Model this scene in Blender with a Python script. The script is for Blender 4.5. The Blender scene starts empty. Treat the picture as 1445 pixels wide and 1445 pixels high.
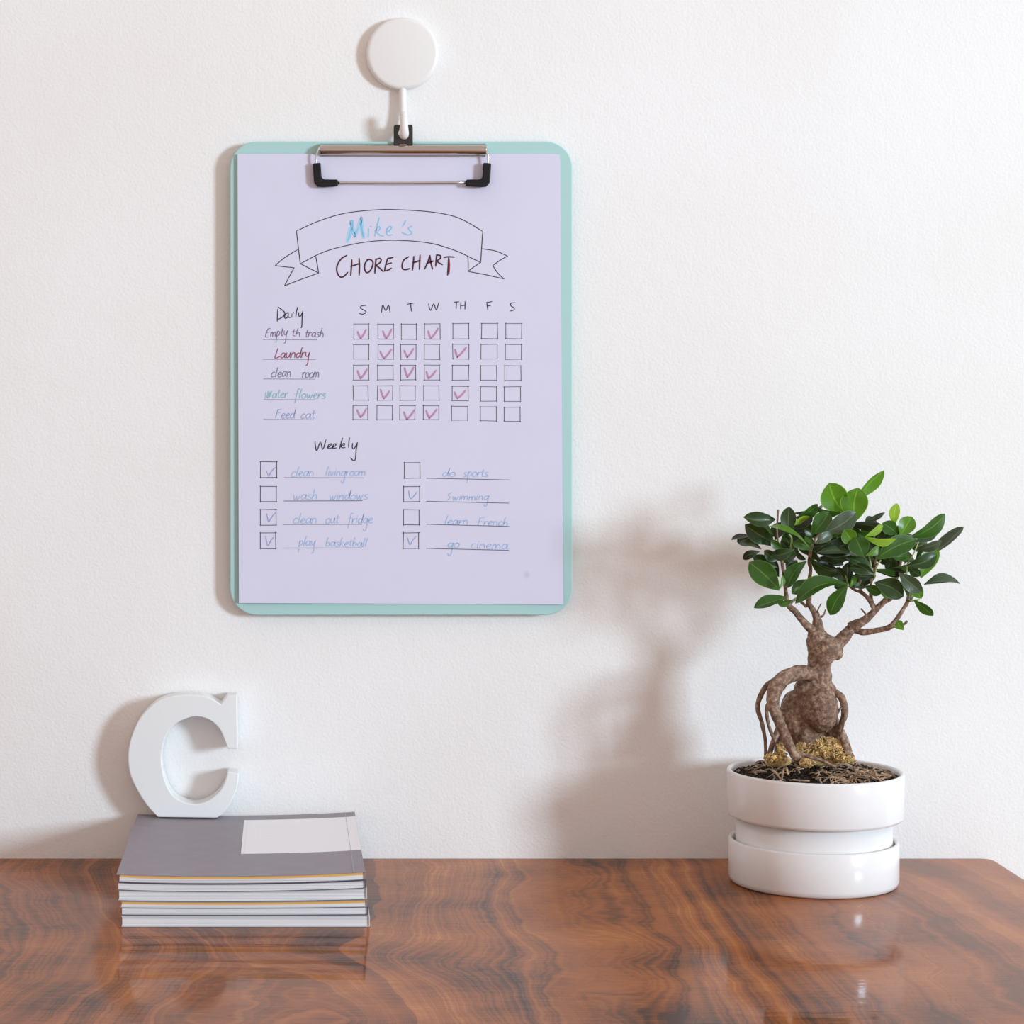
import bpy, bmesh, math, random
import numpy as np
from mathutils import Vector, noise
random.seed(7)
C = bpy.context.scene.collection
scene = bpy.context.scene

# ---------------------------------------------------------------- camera, light, exposure
CAM_D, CAM_H, FPX = 1.6, 0.3205, 3200.0          # metres from the wall, metres above the desk, focal length in px
cam_d = bpy.data.cameras.new('camera'); cam = bpy.data.objects.new('camera', cam_d); C.objects.link(cam)
cam.location = (0, -CAM_D, CAM_H); cam.rotation_euler = (math.pi/2, 0, 0)
cam_d.sensor_width = 36; cam_d.lens = FPX/1445*36
cam_d.shift_x = (722.5-400)/1445; cam_d.shift_y = -(722.5-570)/1445
cam_d.clip_start = 0.05
scene.camera = cam
w = bpy.data.worlds.new('world'); scene.world = w; w.use_nodes = True
w.node_tree.nodes['Background'].inputs[0].default_value = (1.0, 0.85, 0.785, 1)
w.node_tree.nodes['Background'].inputs[1].default_value = 0.76
def area(name, loc, aim, sx, sy, power, col):
    l = bpy.data.lights.new(name, 'AREA'); l.shape = 'RECTANGLE'; l.size = sx; l.size_y = sy
    l.energy = power; l.color = col
    o = bpy.data.objects.new(name, l); C.objects.link(o); o.location = loc
    o.rotation_euler = (Vector(aim)-Vector(loc)).to_track_quat('-Z', 'Y').to_euler()
    return o
area('window_daylight', (0.2+4.2*.740, -4.2*.643, 0.02+4.2*.175), (0.2, 0, 0.15), 0.62, 0.72, 147, (0.68, 0.86, 1.0))
vs = scene.view_settings
scene.display_settings.display_device = 'sRGB'
vs.view_transform = 'Standard'; vs.look = 'None'; vs.gamma = 1; vs.use_curve_mapping = False; vs.exposure = 0.0

# ---------------------------------------------------------------- helpers
def at(px, py, y):                                # photo pixel at the depth plane y -> world point
    D = CAM_D + y
    return Vector(((px-400)*D/FPX, y, CAM_H-(py-570)*D/FPX))
def pxm(y): return (CAM_D+y)/FPX                  # metres per pixel at that depth

def mat(name, col, rough=.5, metal=0, spec=.5, coat=0, noise_amt=0, noise_scale=50, bump=0, bump_scale=400, bump_dist=.001, trans=0):
    m = bpy.data.materials.new(name); m.use_nodes = True; nt = m.node_tree; b = nt.nodes['Principled BSDF']
    b.inputs['Base Color'].default_value = (*col, 1); b.inputs['Roughness'].default_value = rough
    b.inputs['Metallic'].default_value = metal; b.inputs['Specular IOR Level'].default_value = spec
    b.inputs['Coat Weight'].default_value = coat; b.inputs['Coat Roughness'].default_value = .08
    tc = nt.nodes.new('ShaderNodeTexCoord')
    n = nt.nodes.new('ShaderNodeTexNoise'); n.inputs['Scale'].default_value = noise_scale; n.inputs['Detail'].default_value = 6
    nt.links.new(tc.outputs['Object'], n.inputs['Vector'])
    mx = nt.nodes.new('ShaderNodeMix'); mx.data_type = 'RGBA'; mx.blend_type = 'MULTIPLY'
    mx.inputs['Factor'].default_value = 1
    r = nt.nodes.new('ShaderNodeMapRange'); r.inputs['From Min'].default_value = .3; r.inputs['From Max'].default_value = .7
    r.inputs['To Min'].default_value = 1-noise_amt; r.inputs['To Max'].default_value = 1+noise_amt*.4
    nt.links.new(n.outputs['Fac'], r.inputs['Value'])
    mx.inputs['A'].default_value = (*col, 1); nt.links.new(r.outputs['Result'], mx.inputs['B'])
    nt.links.new(mx.outputs['Result'], b.inputs['Base Color'])
    if bump:
        n2 = nt.nodes.new('ShaderNodeTexNoise'); n2.inputs['Scale'].default_value = bump_scale; n2.inputs['Detail'].default_value = 3
        nt.links.new(tc.outputs['Object'], n2.inputs['Vector'])
        bp = nt.nodes.new('ShaderNodeBump'); bp.inputs['Strength'].default_value = bump; bp.inputs['Distance'].default_value = bump_dist
        nt.links.new(n2.outputs['Fac'], bp.inputs['Height']); nt.links.new(bp.outputs['Normal'], b.inputs['Normal'])
    return m

def mesh_obj(name, verts, faces, m, parent=None, smooth=True, origin=None):
    """link one mesh; verts are world coordinates, origin (world) becomes the object's origin"""
    me = bpy.data.meshes.new(name)
    o_ = Vector(origin) if origin is not None else Vector((0, 0, 0))
    me.from_pydata([tuple(Vector(v)-o_) for v in verts], [], faces); me.update()
    if m: me.materials.append(m)
    if smooth: me.polygons.foreach_set('use_smooth', [True]*len(me.polygons))
    o = bpy.data.objects.new(name, me); C.objects.link(o)
    if parent:
        o.parent = parent; wp = parent.location.copy(); pp = parent.parent
        while pp: wp += pp.location; pp = pp.parent
        o.location = o_-wp
    else: o.location = o_
    return o
def tag(o, label=None, cat=None, group=None, kind=None):
    if label: o['label'] = label
    if cat: o['category'] = cat
    if group: o['group'] = group
    if kind: o['kind'] = kind
    return o
def thing(name, loc, label, cat, group=None):
    o = bpy.data.objects.new(name, None); C.objects.link(o); o.location = loc; o.empty_display_size = .01
    return tag(o, label, cat, group)
def bevel(o, wd, seg=2, angle=40):
    b = o.modifiers.new('bevel', 'BEVEL'); b.width = wd; b.segments = seg; b.limit_method = 'ANGLE'; b.angle_limit = math.radians(angle)
    b.harden_normals = False
    return o
class MB:
    def __init__(s): s.v = []; s.f = []
    def add(s, v, f):
        n = len(s.v); s.v += [Vector(q) for q in v]; s.f += [[i+n for i in q] for q in f]
    def box(s, x0, x1, y0, y1, z0, z1):
        s.add([(x0,y0,z0),(x1,y0,z0),(x1,y1,z0),(x0,y1,z0),(x0,y0,z1),(x1,y0,z1),(x1,y1,z1),(x0,y1,z1)],
              [(0,3,2,1),(4,5,6,7),(0,1,5,4),(1,2,6,5),(2,3,7,6),(3,0,4,7)])
    def tube(s, pts, rad, n=10, cap=True, wob=0, sub=4):
        pts = [Vector(p) for p in pts]
        if not hasattr(rad, '__len__'): rad = [rad]*len(pts)
        if sub > 1 and len(pts) > 2: pts, rad = smooth_path(pts, rad, sub)
        up = Vector((0, 0, 1)); rings = []; prev = None
        for i, p in enumerate(pts):
            t = (pts[min(i+1, len(pts)-1)]-pts[max(i-1, 0)]).normalized()
            if prev is None:
                a = t.orthogonal().normalized()
            else:
                a = (prev - t*prev.dot(t)).normalized()
            prev = a; b = t.cross(a); ring = []
            for k in range(n):
                an = 2*math.pi*k/n; d = a*math.cos(an)+b*math.sin(an); r = rad[i]
                if wob: r *= 1+wob*noise.noise((p+d*rad[i])*260)
                ring.append(p+d*r)
            rings.append(ring)
        v = [q for r in rings for q in r]; f = []
        for i in range(len(rings)-1):
            for k in range(n):
                k2 = (k+1) % n; f.append((i*n+k, i*n+k2, (i+1)*n+k2, (i+1)*n+k))
        if cap:
            f.append(tuple(range(n))[::-1]); f.append(tuple((len(rings)-1)*n+k for k in range(n)))
        s.add(v, f)
    def ball(s, c, r, nu=12, nv=8):
        c = Vector(c); r = Vector(r) if hasattr(r, '__len__') else Vector((r, r, r))
        v = [c+Vector((0, 0, r.z))]
        for j in range(1, nv):
            for i in range(nu):
                th = math.pi*j/nv; ph = 2*math.pi*i/nu
                v.append(c+Vector((r.x*math.sin(th)*math.cos(ph), r.y*math.sin(th)*math.sin(ph), r.z*math.cos(th))))
        v.append(c-Vector((0, 0, r.z))); f = []
        for i in range(nu): f.append((0, 1+i, 1+(i+1) % nu))
        for j in range(nv-2):
            for i in range(nu):
                a = 1+j*nu+i; b = 1+j*nu+(i+1) % nu; f.append((a, a+nu, b+nu, b))
        l = len(v)-1
        for i in range(nu): f.append((l, l-nu+(i+1) % nu, l-nu+i))
        s.add(v, f)
    def lathe(s, prof, c, n=96):
        """closed profile of (r, z), revolved about the vertical through c"""
        v = []; f = []; m = len(prof)
        for k in range(n):
            a = 2*math.pi*k/n
            for r, z in prof: v.append((c[0]+r*math.cos(a), c[1]+r*math.sin(a), c[2]+z))
        for k in range(n):
            k2 = (k+1) % n
            for j in range(m-1): f.append((k*m+j, k2*m+j, k2*m+j+1, k*m+j+1))
        s.add(v, f)
    def prism(s, poly, y0, y1):
        """poly of (x, z); front at y0 (towards the room), back at y1"""
        n = len(poly); v = [(x, y0, z) for x, z in poly]+[(x, y1, z) for x, z in poly]
        f = [tuple(range(n)), tuple(range(2*n-1, n-1, -1))]
        for i in range(n): j = (i+1) % n; f.append((i, i+n, j+n, j))
        s.add(v, f)
    def build(s, name, m, parent=None, smooth=True, origin=None): return mesh_obj(name, s.v, s.f, m, parent, smooth, origin)
def smooth_path(pts, rad, sub):
    P = [pts[0]*2-pts[1]]+pts+[pts[-1]*2-pts[-2]]; out = []; ro = []
    for i in range(1, len(P)-2):
        for k in range(sub):
            t = k/sub; a, b, c, d = P[i-1], P[i], P[i+1], P[i+2]
            out.append(.5*((2*b)+(c-a)*t+(2*a-5*b+4*c-d)*t*t+(3*b-a-3*c+d)*t**3)); ro.append(rad[i-1]*(1-t)+rad[i]*t)
    out.append(pts[-1]); ro.append(rad[-1]); return out, ro
def fix_normals(o):
    bm = bmesh.new(); bm.from_mesh(o.data); bmesh.ops.recalc_face_normals(bm, faces=bm.faces); bm.to_mesh(o.data); bm.free(); return o

# ---------------------------------------------------------------- setting: wall and floor
def plaster():
    m = bpy.data.materials.new('white_plaster'); m.use_nodes = True; nt = m.node_tree; b = nt.nodes['Principled BSDF']
    b.inputs['Roughness'].default_value = .85; b.inputs['Specular IOR Level'].default_value = .2
    tc = nt.nodes.new('ShaderNodeTexCoord')
    n = nt.nodes.new('ShaderNodeTexNoise'); n.inputs['Scale'].default_value = 5; n.inputs['Detail'].default_value = 3
    cr = nt.nodes.new('ShaderNodeValToRGB'); cr.color_ramp.elements[0].color = (.835, .82, .805, 1); cr.color_ramp.elements[1].color = (.86, .855, .85, 1)
    cr.color_ramp.elements[0].position = .35; cr.color_ramp.elements[1].position = .65
    nt.links.new(tc.outputs['Object'], n.inputs['Vector']); nt.links.new(n.outputs['Fac'], cr.inputs['Fac']); nt.links.new(cr.outputs['Color'], b.inputs['Base Color'])
    a = nt.nodes.new('ShaderNodeTexNoise'); a.inputs['Scale'].default_value = 480; a.inputs['Detail'].default_value = 2; a.inputs['Roughness'].default_value = .6
    c = nt.nodes.new('ShaderNodeTexNoise'); c.inputs['Scale'].default_value = 70; c.inputs['Detail'].default_value = 3
    ad = nt.nodes.new('ShaderNodeMath'); ad.operation = 'ADD'
    for q in (a, c): nt.links.new(tc.outputs['Object'], q.inputs['Vector'])
    nt.links.new(a.outputs['Fac'], ad.inputs[0]); nt.links.new(c.outputs['Fac'], ad.inputs[1])
    bp = nt.nodes.new('ShaderNodeBump'); bp.inputs['Strength'].default_value = .38; bp.inputs['Distance'].default_value = .0008
    nt.links.new(ad.outputs[0], bp.inputs['Height']); nt.links.new(bp.outputs['Normal'], b.inputs['Normal'])
    return m
mb = MB(); mb.box(-2.6, 3.2, 0, .12, -.75, 1.9)
tag(mb.build('wall_back', plaster(), smooth=False), kind='structure')
mb = MB(); mb.box(-2.6, 3.2, -3.6, .12, -.80, -.75)
tag(mb.build('floor', mat('floor_oak', (.42, .30, .20), .45, noise_amt=.25, noise_scale=6), smooth=False), kind='structure')

# ---------------------------------------------------------------- desk with figured veneer
def table_pt(px, py):
    D = CAM_H*FPX/(py-570); return ((px-400)*D/FPX, D-CAM_D)
FIG = [  # traced veneer figure lines: level, photo pixels
 (-5.0, [(-40,1230),(-30,1300),(-10,1350),(-60,1420)]),
 (-4.2, [(60,1213),(70,1260),(100,1320),(60,1375),(-20,1430)]),
 (-3.4, [(110,1213),(118,1260),(150,1330),(115,1385),(40,1443)]),
 (-2.6, [(150,1225),(160,1290),(215,1340),(170,1395),(120,1443)]),
 (-1.4, [(386,1367),(310,1392),(240,1440)]), (-1.4, [(386,1367),(450,1390),(520,1440)]),
  (-0.9, [(386,1345),(450,1362),(500,1380),(560,1443)]),
 (-.2, [(540,1220),(545,1270),(520,1320),(490,1350),(540,1375),(590,1443)]),
 (.5, [(600,1215),(595,1260),(570,1310),(545,1355),(600,1390),(645,1443)]),
 (1.2, [(652,1215),(650,1260),(640,1300),(655,1322),(615,1358),(660,1390),(700,1443)]),
 (1.9, [(692,1213),(690,1260),(695,1300),(722,1340),(728,1362),(738,1390),(752,1443)]),
 (2.6, [(785,1213),(788,1260),(805,1312),(880,1325),(886,1338),(860,1362),(912,1385),(905,1405),(820,1400),(845,1443)]),
 (3.3, [(905,1213),(925,1255),(950,1300),(975,1340),(985,1380),(1010,1443)]),
 (4.0, [(945,1213),(965,1250),(995,1300),(1025,1350),(1060,1400),(1090,1443)]),
 (4.8, [(985,1213),(1010,1260),(1045,1310),(1085,1360),(1130,1410),(1160,1443)]),
 (5.5, [(1020,1213),(1045,1255),(1080,1300),(1110,1330),(1180,1400),(1215,1443)]),
 (6.4, [(1150,1260),(1200,1310),(1250,1350),(1300,1400),(1340,1443)]),
 (7.4, [(1265,1246),(1320,1275),(1400,1325),(1470,1370)]),
 (8.2, [(1300,1225),(1360,1250),(1420,1285),(1470,1320)]),
 (9.0, [(1370,1213),(1430,1245),(1470,1270)])]
DARK = [ # dark heartwood veins: width px, strength, photo pixels
 (5, .9, FIG[12][1]), (3.5, .7, FIG[11][1]), (2.5, .6, FIG[13][1]), (16, .30, [(985,1213),(1030,1280),(1085,1350),(1165,1443)]),
 (4, .75, [(972,1213),(1005,1260),(1045,1320),(1085,1370),(1150,1443)]), (3, .8, [(1000,1213),(1030,1260),(1064,1310),(1110,1360),(1180,1443)]),
 (3, .7, [(1025,1225),(1050,1262),(1084,1315),(1130,1365),(1190,1430)]), (3, .6, [(950,1213),(975,1262),(1010,1320),(1060,1385),(1105,1443)]),
 (12, .4, [(386,1367),(320,1388),(245,1443)]), (10, .35, [(386,1367),(450,1388),(530,1443)]), (18, .35, [(100,1213),(110,1290),(135,1335),(90,1385),(10,1443)]),
 (8, .4, [(180,1345),(260,1352),(386,1360),(520,1352)]), (5, .4, FIG[10][1]), (2.5, .45, FIG[14][1])]
def dens(pl, step=10):
    out = []
    for a, b in zip(pl[:-1], pl[1:]):
        n = max(1, int(math.hypot(b[0]-a[0], b[1]-a[1])/step))
        out += [(a[0]+(b[0]-a[0])*k/n, a[1]+(b[1]-a[1])*k/n) for k in range(n)]
    return out+[pl[-1]]
cp = []; cl = []
for lv, pl in FIG:
    for q in dens(pl, 26): cp.append(table_pt(*q)); cl.append(lv)
for q, lv in (((-.8, -.1), -9), ((-.8, -.6), -9), ((-.4, -.55), -3), ((.1, -.62), 1.5), ((.5, -.6), 6.5)): cp.append(q); cl.append(lv)
cp = np.array(cp); cl = np.array(cl)
def U(r2): return r2*np.log(r2+1e-12)
n_ = len(cp); K = U(((cp[:, None]-cp[None])**2).sum(-1))+np.eye(n_)*2e-4; Pm = np.c_[np.ones(n_), cp]
A_ = np.block([[K, Pm], [Pm.T, np.zeros((3, 3))]]); sol = np.linalg.solve(A_, np.r_[cl, 0, 0, 0])
def field(q):
    out = np.zeros(len(q))
    for s in range(0, len(q), 4000):
        k = U(((q[s:s+4000, None]-cp[None])**2).sum(-1)); out[s:s+4000] = k@sol[:n_]+np.c_[np.ones(len(k)), q[s:s+4000]]@sol[n_:]
    return out
def veins(q):
    out = np.zeros(len(q))
    for wd, st, pl in DARK:
        pp = dens(pl, 3); t = np.array([table_pt(*a) for a in pp])
        best = np.full(len(q), 9.0)
        for s in range(0, len(q), 4000):
            best[s:s+4000] = np.sqrt(((q[s:s+4000, None]-t[None])**2).sum(-1)).min(1)
        out = np.maximum(out, st*np.exp(-(best/(wd*.00042))**2))
    return out
X0, X1, Y0, Y1, RC = -.82, .4985, -.66, -.0012, .0075
gx = [X0, X0+.003, X0+RC]+list(np.linspace(X0+RC, -.21, 60)[1:])+list(np.linspace(-.21, X1-RC, 300)[1:])+[X1-RC*.6, X1-RC*.3, X1]
gy = [Y0, Y0+.003, Y0+RC]+list(np.linspace(Y0+RC, -.44, 26)[1:])+list(np.linspace(-.44, Y1-RC, 190)[1:])+[Y1-RC*.6, Y1-RC*.3, Y1]
GX, GY = np.meshgrid(gx, gy); nx, ny = len(gx), len(gy)
cxn = np.where(GX < X0+RC, X0+RC, np.where(GX > X1-RC, X1-RC, GX)); cyn = np.where(GY < Y0+RC, Y0+RC, np.where(GY > Y1-RC, Y1-RC, GY))
u = (GX-cxn)/RC; v = (GY-cyn)/RC
PX = (cxn+RC*u*np.sqrt(1-v*v/2)).ravel(); PY = (cyn+RC*v*np.sqrt(1-u*u/2)).ravel()
vv = [(float(a), float(b), 0.0) for a, b in zip(PX, PY)]
ff = [(j*nx+i, j*nx+i+1, (j+1)*nx+i+1, (j+1)*nx+i) for j in range(ny-1) for i in range(nx-1)]
loop = [i for i in range(nx)]+[j*nx+nx-1 for j in range(1, ny)]+[(ny-1)*nx+i for i in range(nx-2, -1, -1)]+[j*nx for j in range(ny-2, 0, -1)]
cx, cy = (X0+X1)/2, (Y0+Y1)/2
def ring(off, z):
    st = len(vv)
    for i in loop:
        x, y, _ = vv[i]; vv.append((x+math.copysign(off, x-cx)*(1 if abs(x-cx) > (X1-X0)/2-.0076 else 0), y+math.copysign(off, y-cy)*(1 if abs(y-cy) > (Y1-Y0)/2-.0076 else 0), z))
    return list(range(st, st+len(loop)))
prev = loop
for off, z in ((.0006, -.0003), (.0009, -.001), (.0009, -.023), (0, -.024)):
    cur = ring(off, z)
    for k in range(len(loop)):
        k2 = (k+1) % len(loop); ff.append((prev[k], cur[k], cur[k2], prev[k2]))
    prev = cur
ff.append(tuple(prev[::-1]))
def veneer():
    m = bpy.data.materials.new('lacquered_walnut_veneer'); m.use_nodes = True; nt = m.node_tree; N = nt.nodes.new; L = nt.links.new
    b = nt.nodes['Principled BSDF']
    at1 = N('ShaderNodeAttribute'); at1.attribute_name = 'figure'; at2 = N('ShaderNodeAttribute'); at2.attribute_name = 'vein'
    tc = N('ShaderNodeTexCoord')
    nz = N('ShaderNodeTexNoise'); nz.inputs['Scale'].default_value = 17; nz.inputs['Detail'].default_value = 5; L(tc.outputs['Object'], nz.inputs['Vector'])
    wob = N('ShaderNodeMath'); wob.operation = 'MULTIPLY_ADD'; L(nz.outputs['Fac'], wob.inputs[0]); wob.inputs[1].default_value = .5; L(at1.outputs['Fac'], wob.inputs[2])
    def line_noise(scale, detail):
        n = N('ShaderNodeTexNoise'); n.noise_dimensions = '1D'; n.inputs['Scale'].default_value = scale; n.inputs['Detail'].default_value = detail; n.inputs['Roughness'].default_value = .6
        L(wob.outputs[0], n.inputs['W']); return n
    a = line_noise(1.7, 5); c = line_noise(17, 4)
    blot = N('ShaderNodeTexNoise'); blot.inputs['Scale'].default_value = 11; blot.inputs['Detail'].default_value = 4; L(tc.outputs['Object'], blot.inputs['Vector'])
    fine = N('ShaderNodeTexNoise'); fine.inputs['Scale'].default_value = 1; fine.inputs['Detail'].default_value = 3
    mp = N('ShaderNodeMapping'); mp.inputs['Scale'].default_value = (60, 420, 100); L(tc.outputs['Object'], mp.inputs['Vector']); L(mp.outputs[0], fine.inputs['Vector'])
    def mad(x, k, add):
        q = N('ShaderNodeMath'); q.operation = 'MULTIPLY_ADD'; L(x, q.inputs[0]); q.inputs[1].default_value = k
        if isinstance(add, float): q.inputs[2].default_value = add
        else: L(add, q.inputs[2])
        return q.outputs[0]
    t = mad(a.outputs['Fac'], .60, .0); t = mad(c.outputs['Fac'], .22, t); t = mad(blot.outputs['Fac'], .58, t); t = mad(fine.outputs['Fac'], .20, t)
    cr = N('ShaderNodeValToRGB'); L(t, cr.inputs['Fac']); e = cr.color_ramp.elements
    e[0].position = .64; e[0].color = (.045, .018, .008, 1); e[1].position = .99; e[1].color = (.50, .185, .045, 1)
    for p, col in ((.73, (.17, .050, .012, 1)), (.81, (.285, .084, .018, 1)), (.90, (.38, .122, .025, 1))):
        q = e.new(p); q.color = col
    dk = N('ShaderNodeMix'); dk.data_type = 'RGBA'; L(cr.outputs['Color'], dk.inputs['A']); dk.inputs['B'].default_value = (.05, .024, .018, 1)
    haze = N('ShaderNodeMapRange'); haze.inputs['From Min'].default_value = 5.8; haze.inputs['From Max'].default_value = 8.0; haze.inputs['To Min'].default_value = 0; haze.inputs['To Max'].default_value = .45
    L(wob.outputs[0], haze.inputs['Value']); haze_mix = N('ShaderNodeMix'); haze_mix.data_type = 'RGBA'; L(haze.outputs[0], haze_mix.inputs['Factor']); L(cr.outputs['Color'], haze_mix.inputs['A']); haze_mix.inputs['B'].default_value = (.46, .20, .12, 1); L(haze_mix.outputs['Result'], dk.inputs['A'])   # paler right end: haze and glare painted into the wood colour
    br = N('ShaderNodeMath'); br.operation = 'MULTIPLY'; L(at2.outputs['Fac'], br.inputs[0])
    r = N('ShaderNodeMapRange'); r.inputs['From Min'].default_value = .35; r.inputs['From Max'].default_value = .6; r.inputs['To Min'].default_value = .35; r.inputs['To Max'].default_value = 1
    L(c.outputs['Fac'], r.inputs['Value']); L(r.outputs[0], br.inputs[1]); L(br.outputs[0], dk.inputs['Factor'])
    L(dk.outputs['Result'], b.inputs['Base Color'])
    b.inputs['Roughness'].default_value = .5; b.inputs['Specular IOR Level'].default_value = .05
    b.inputs['Coat Weight'].default_value = .48; b.inputs['Coat Roughness'].default_value = .05; b.inputs['Coat IOR'].default_value = 1.42
    bp = N('ShaderNodeBump'); bp.inputs['Strength'].default_value = .10; bp.inputs['Distance'].default_value = .0006
    rip = N('ShaderNodeTexNoise'); rip.inputs['Scale'].default_value = 1; rip.inputs['Detail'].default_value = 2
    m2 = N('ShaderNodeMapping'); m2.inputs['Scale'].default_value = (28, 150, 30); L(tc.outputs['Object'], m2.inputs['Vector']); L(m2.outputs[0], rip.inputs['Vector'])
    L(rip.outputs['Fac'], bp.inputs['Height']); L(bp.outputs['Normal'], b.inputs['Coat Normal']); L(bp.outputs['Normal'], b.inputs['Normal'])
    return m
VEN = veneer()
desk = thing('desk', (cx, cy, -.75), 'glossy brown wooden desk with swirling dark grain standing against the white wall', 'desk')
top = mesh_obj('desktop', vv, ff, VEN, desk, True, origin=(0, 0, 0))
q = np.array([(a, b) for a, b, _ in vv]); me = top.data
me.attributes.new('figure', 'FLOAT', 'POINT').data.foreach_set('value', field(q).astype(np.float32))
me.attributes.new('vein', 'FLOAT', 'POINT').data.foreach_set('value', veins(q).astype(np.float32))
for p in me.polygons:
    if abs(p.normal.z) < .5 or len(p.vertices) > 4: p.use_smooth = False
wood = mat('dark_walnut', (.16, .07, .035), .4, noise_amt=.3, noise_scale=12)
mb = MB(); mb.box(X0+.06, X1-.06, Y1-.06, Y1-.04, -.11, -.024); mb.box(X0+.06, X1-.06, Y0+.04, Y0+.06, -.11, -.024)
mb.box(X0+.05, X0+.07, Y0+.05, Y1-.05, -.11, -.024); mb.box(X1-.07, X1-.05, Y0+.05, Y1-.05, -.11, -.024)
mb.build('apron', wood, desk, False)
for lx in (X0+.07, X1-.07):
    for ly in (Y0+.07, Y1-.07):
        mb = MB(); n = 4; v = []
        for z, h in ((-.75, .014), (-.024, .024)):
            v += [(lx-h, ly-h, z), (lx+h, ly-h, z), (lx+h, ly+h, z), (lx-h, ly+h, z)]
        mb.add(v, [(0,3,2,1),(4,5,6,7),(0,1,5,4),(1,2,6,5),(2,3,7,6),(3,0,4,7)]); bevel(mb.build('leg', wood, desk, False, origin=(lx, ly, -.75)), .003)

# ---------------------------------------------------------------- magazines
PAGE = mat('page_edges', (.80, .80, .81), .7)
def add_stripes(m, scale, lo):
    nt = m.node_tree; b = nt.nodes['Principled BSDF']; N = nt.nodes.new
    tc = N('ShaderNodeTexCoord'); mp = N('ShaderNodeMapping'); mp.inputs['Scale'].default_value = (4, 4, scale); n = N('ShaderNodeTexNoise'); n.inputs['Scale'].default_value = 1; n.inputs['Detail'].default_value = 2
    cr = N('ShaderNodeValToRGB'); c = b.inputs['Base Color'].default_value
    cr.color_ramp.elements[0].position = .38; cr.color_ramp.elements[0].color = (lo*c[0], lo*c[1], lo*c[2]*1.02, 1); cr.color_ramp.elements[1].position = .55; cr.color_ramp.elements[1].color = tuple(c)
    nt.links.new(tc.outputs['Object'], mp.inputs[0]); nt.links.new(mp.outputs[0], n.inputs['Vector']); nt.links.new(n.outputs['Fac'], cr.inputs[0]); nt.links.new(cr.outputs[0], b.inputs['Base Color'])
add_stripes(PAGE, 1500, .72)
ORANGE = mat('orange_pages', (.80, .46, .13), .7); GREYC = mat('grey_cover', (.28, .25, .285), .55, noise_amt=.06, noise_scale=90)
DARKC = mat('charcoal_cover', (.10, .11, .15), .5); PALEC = mat('pale_cover', (.62, .64, .66), .5); LABEL = mat('cream_label', (.86, .86, .89), .6)
FAINT = mat('faint_print', (.76, .76, .79), .6); CREASE = mat('crease_line', (.42, .39, .42), .5)
YF = -.2103; MPX = pxm(YF)
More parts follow.
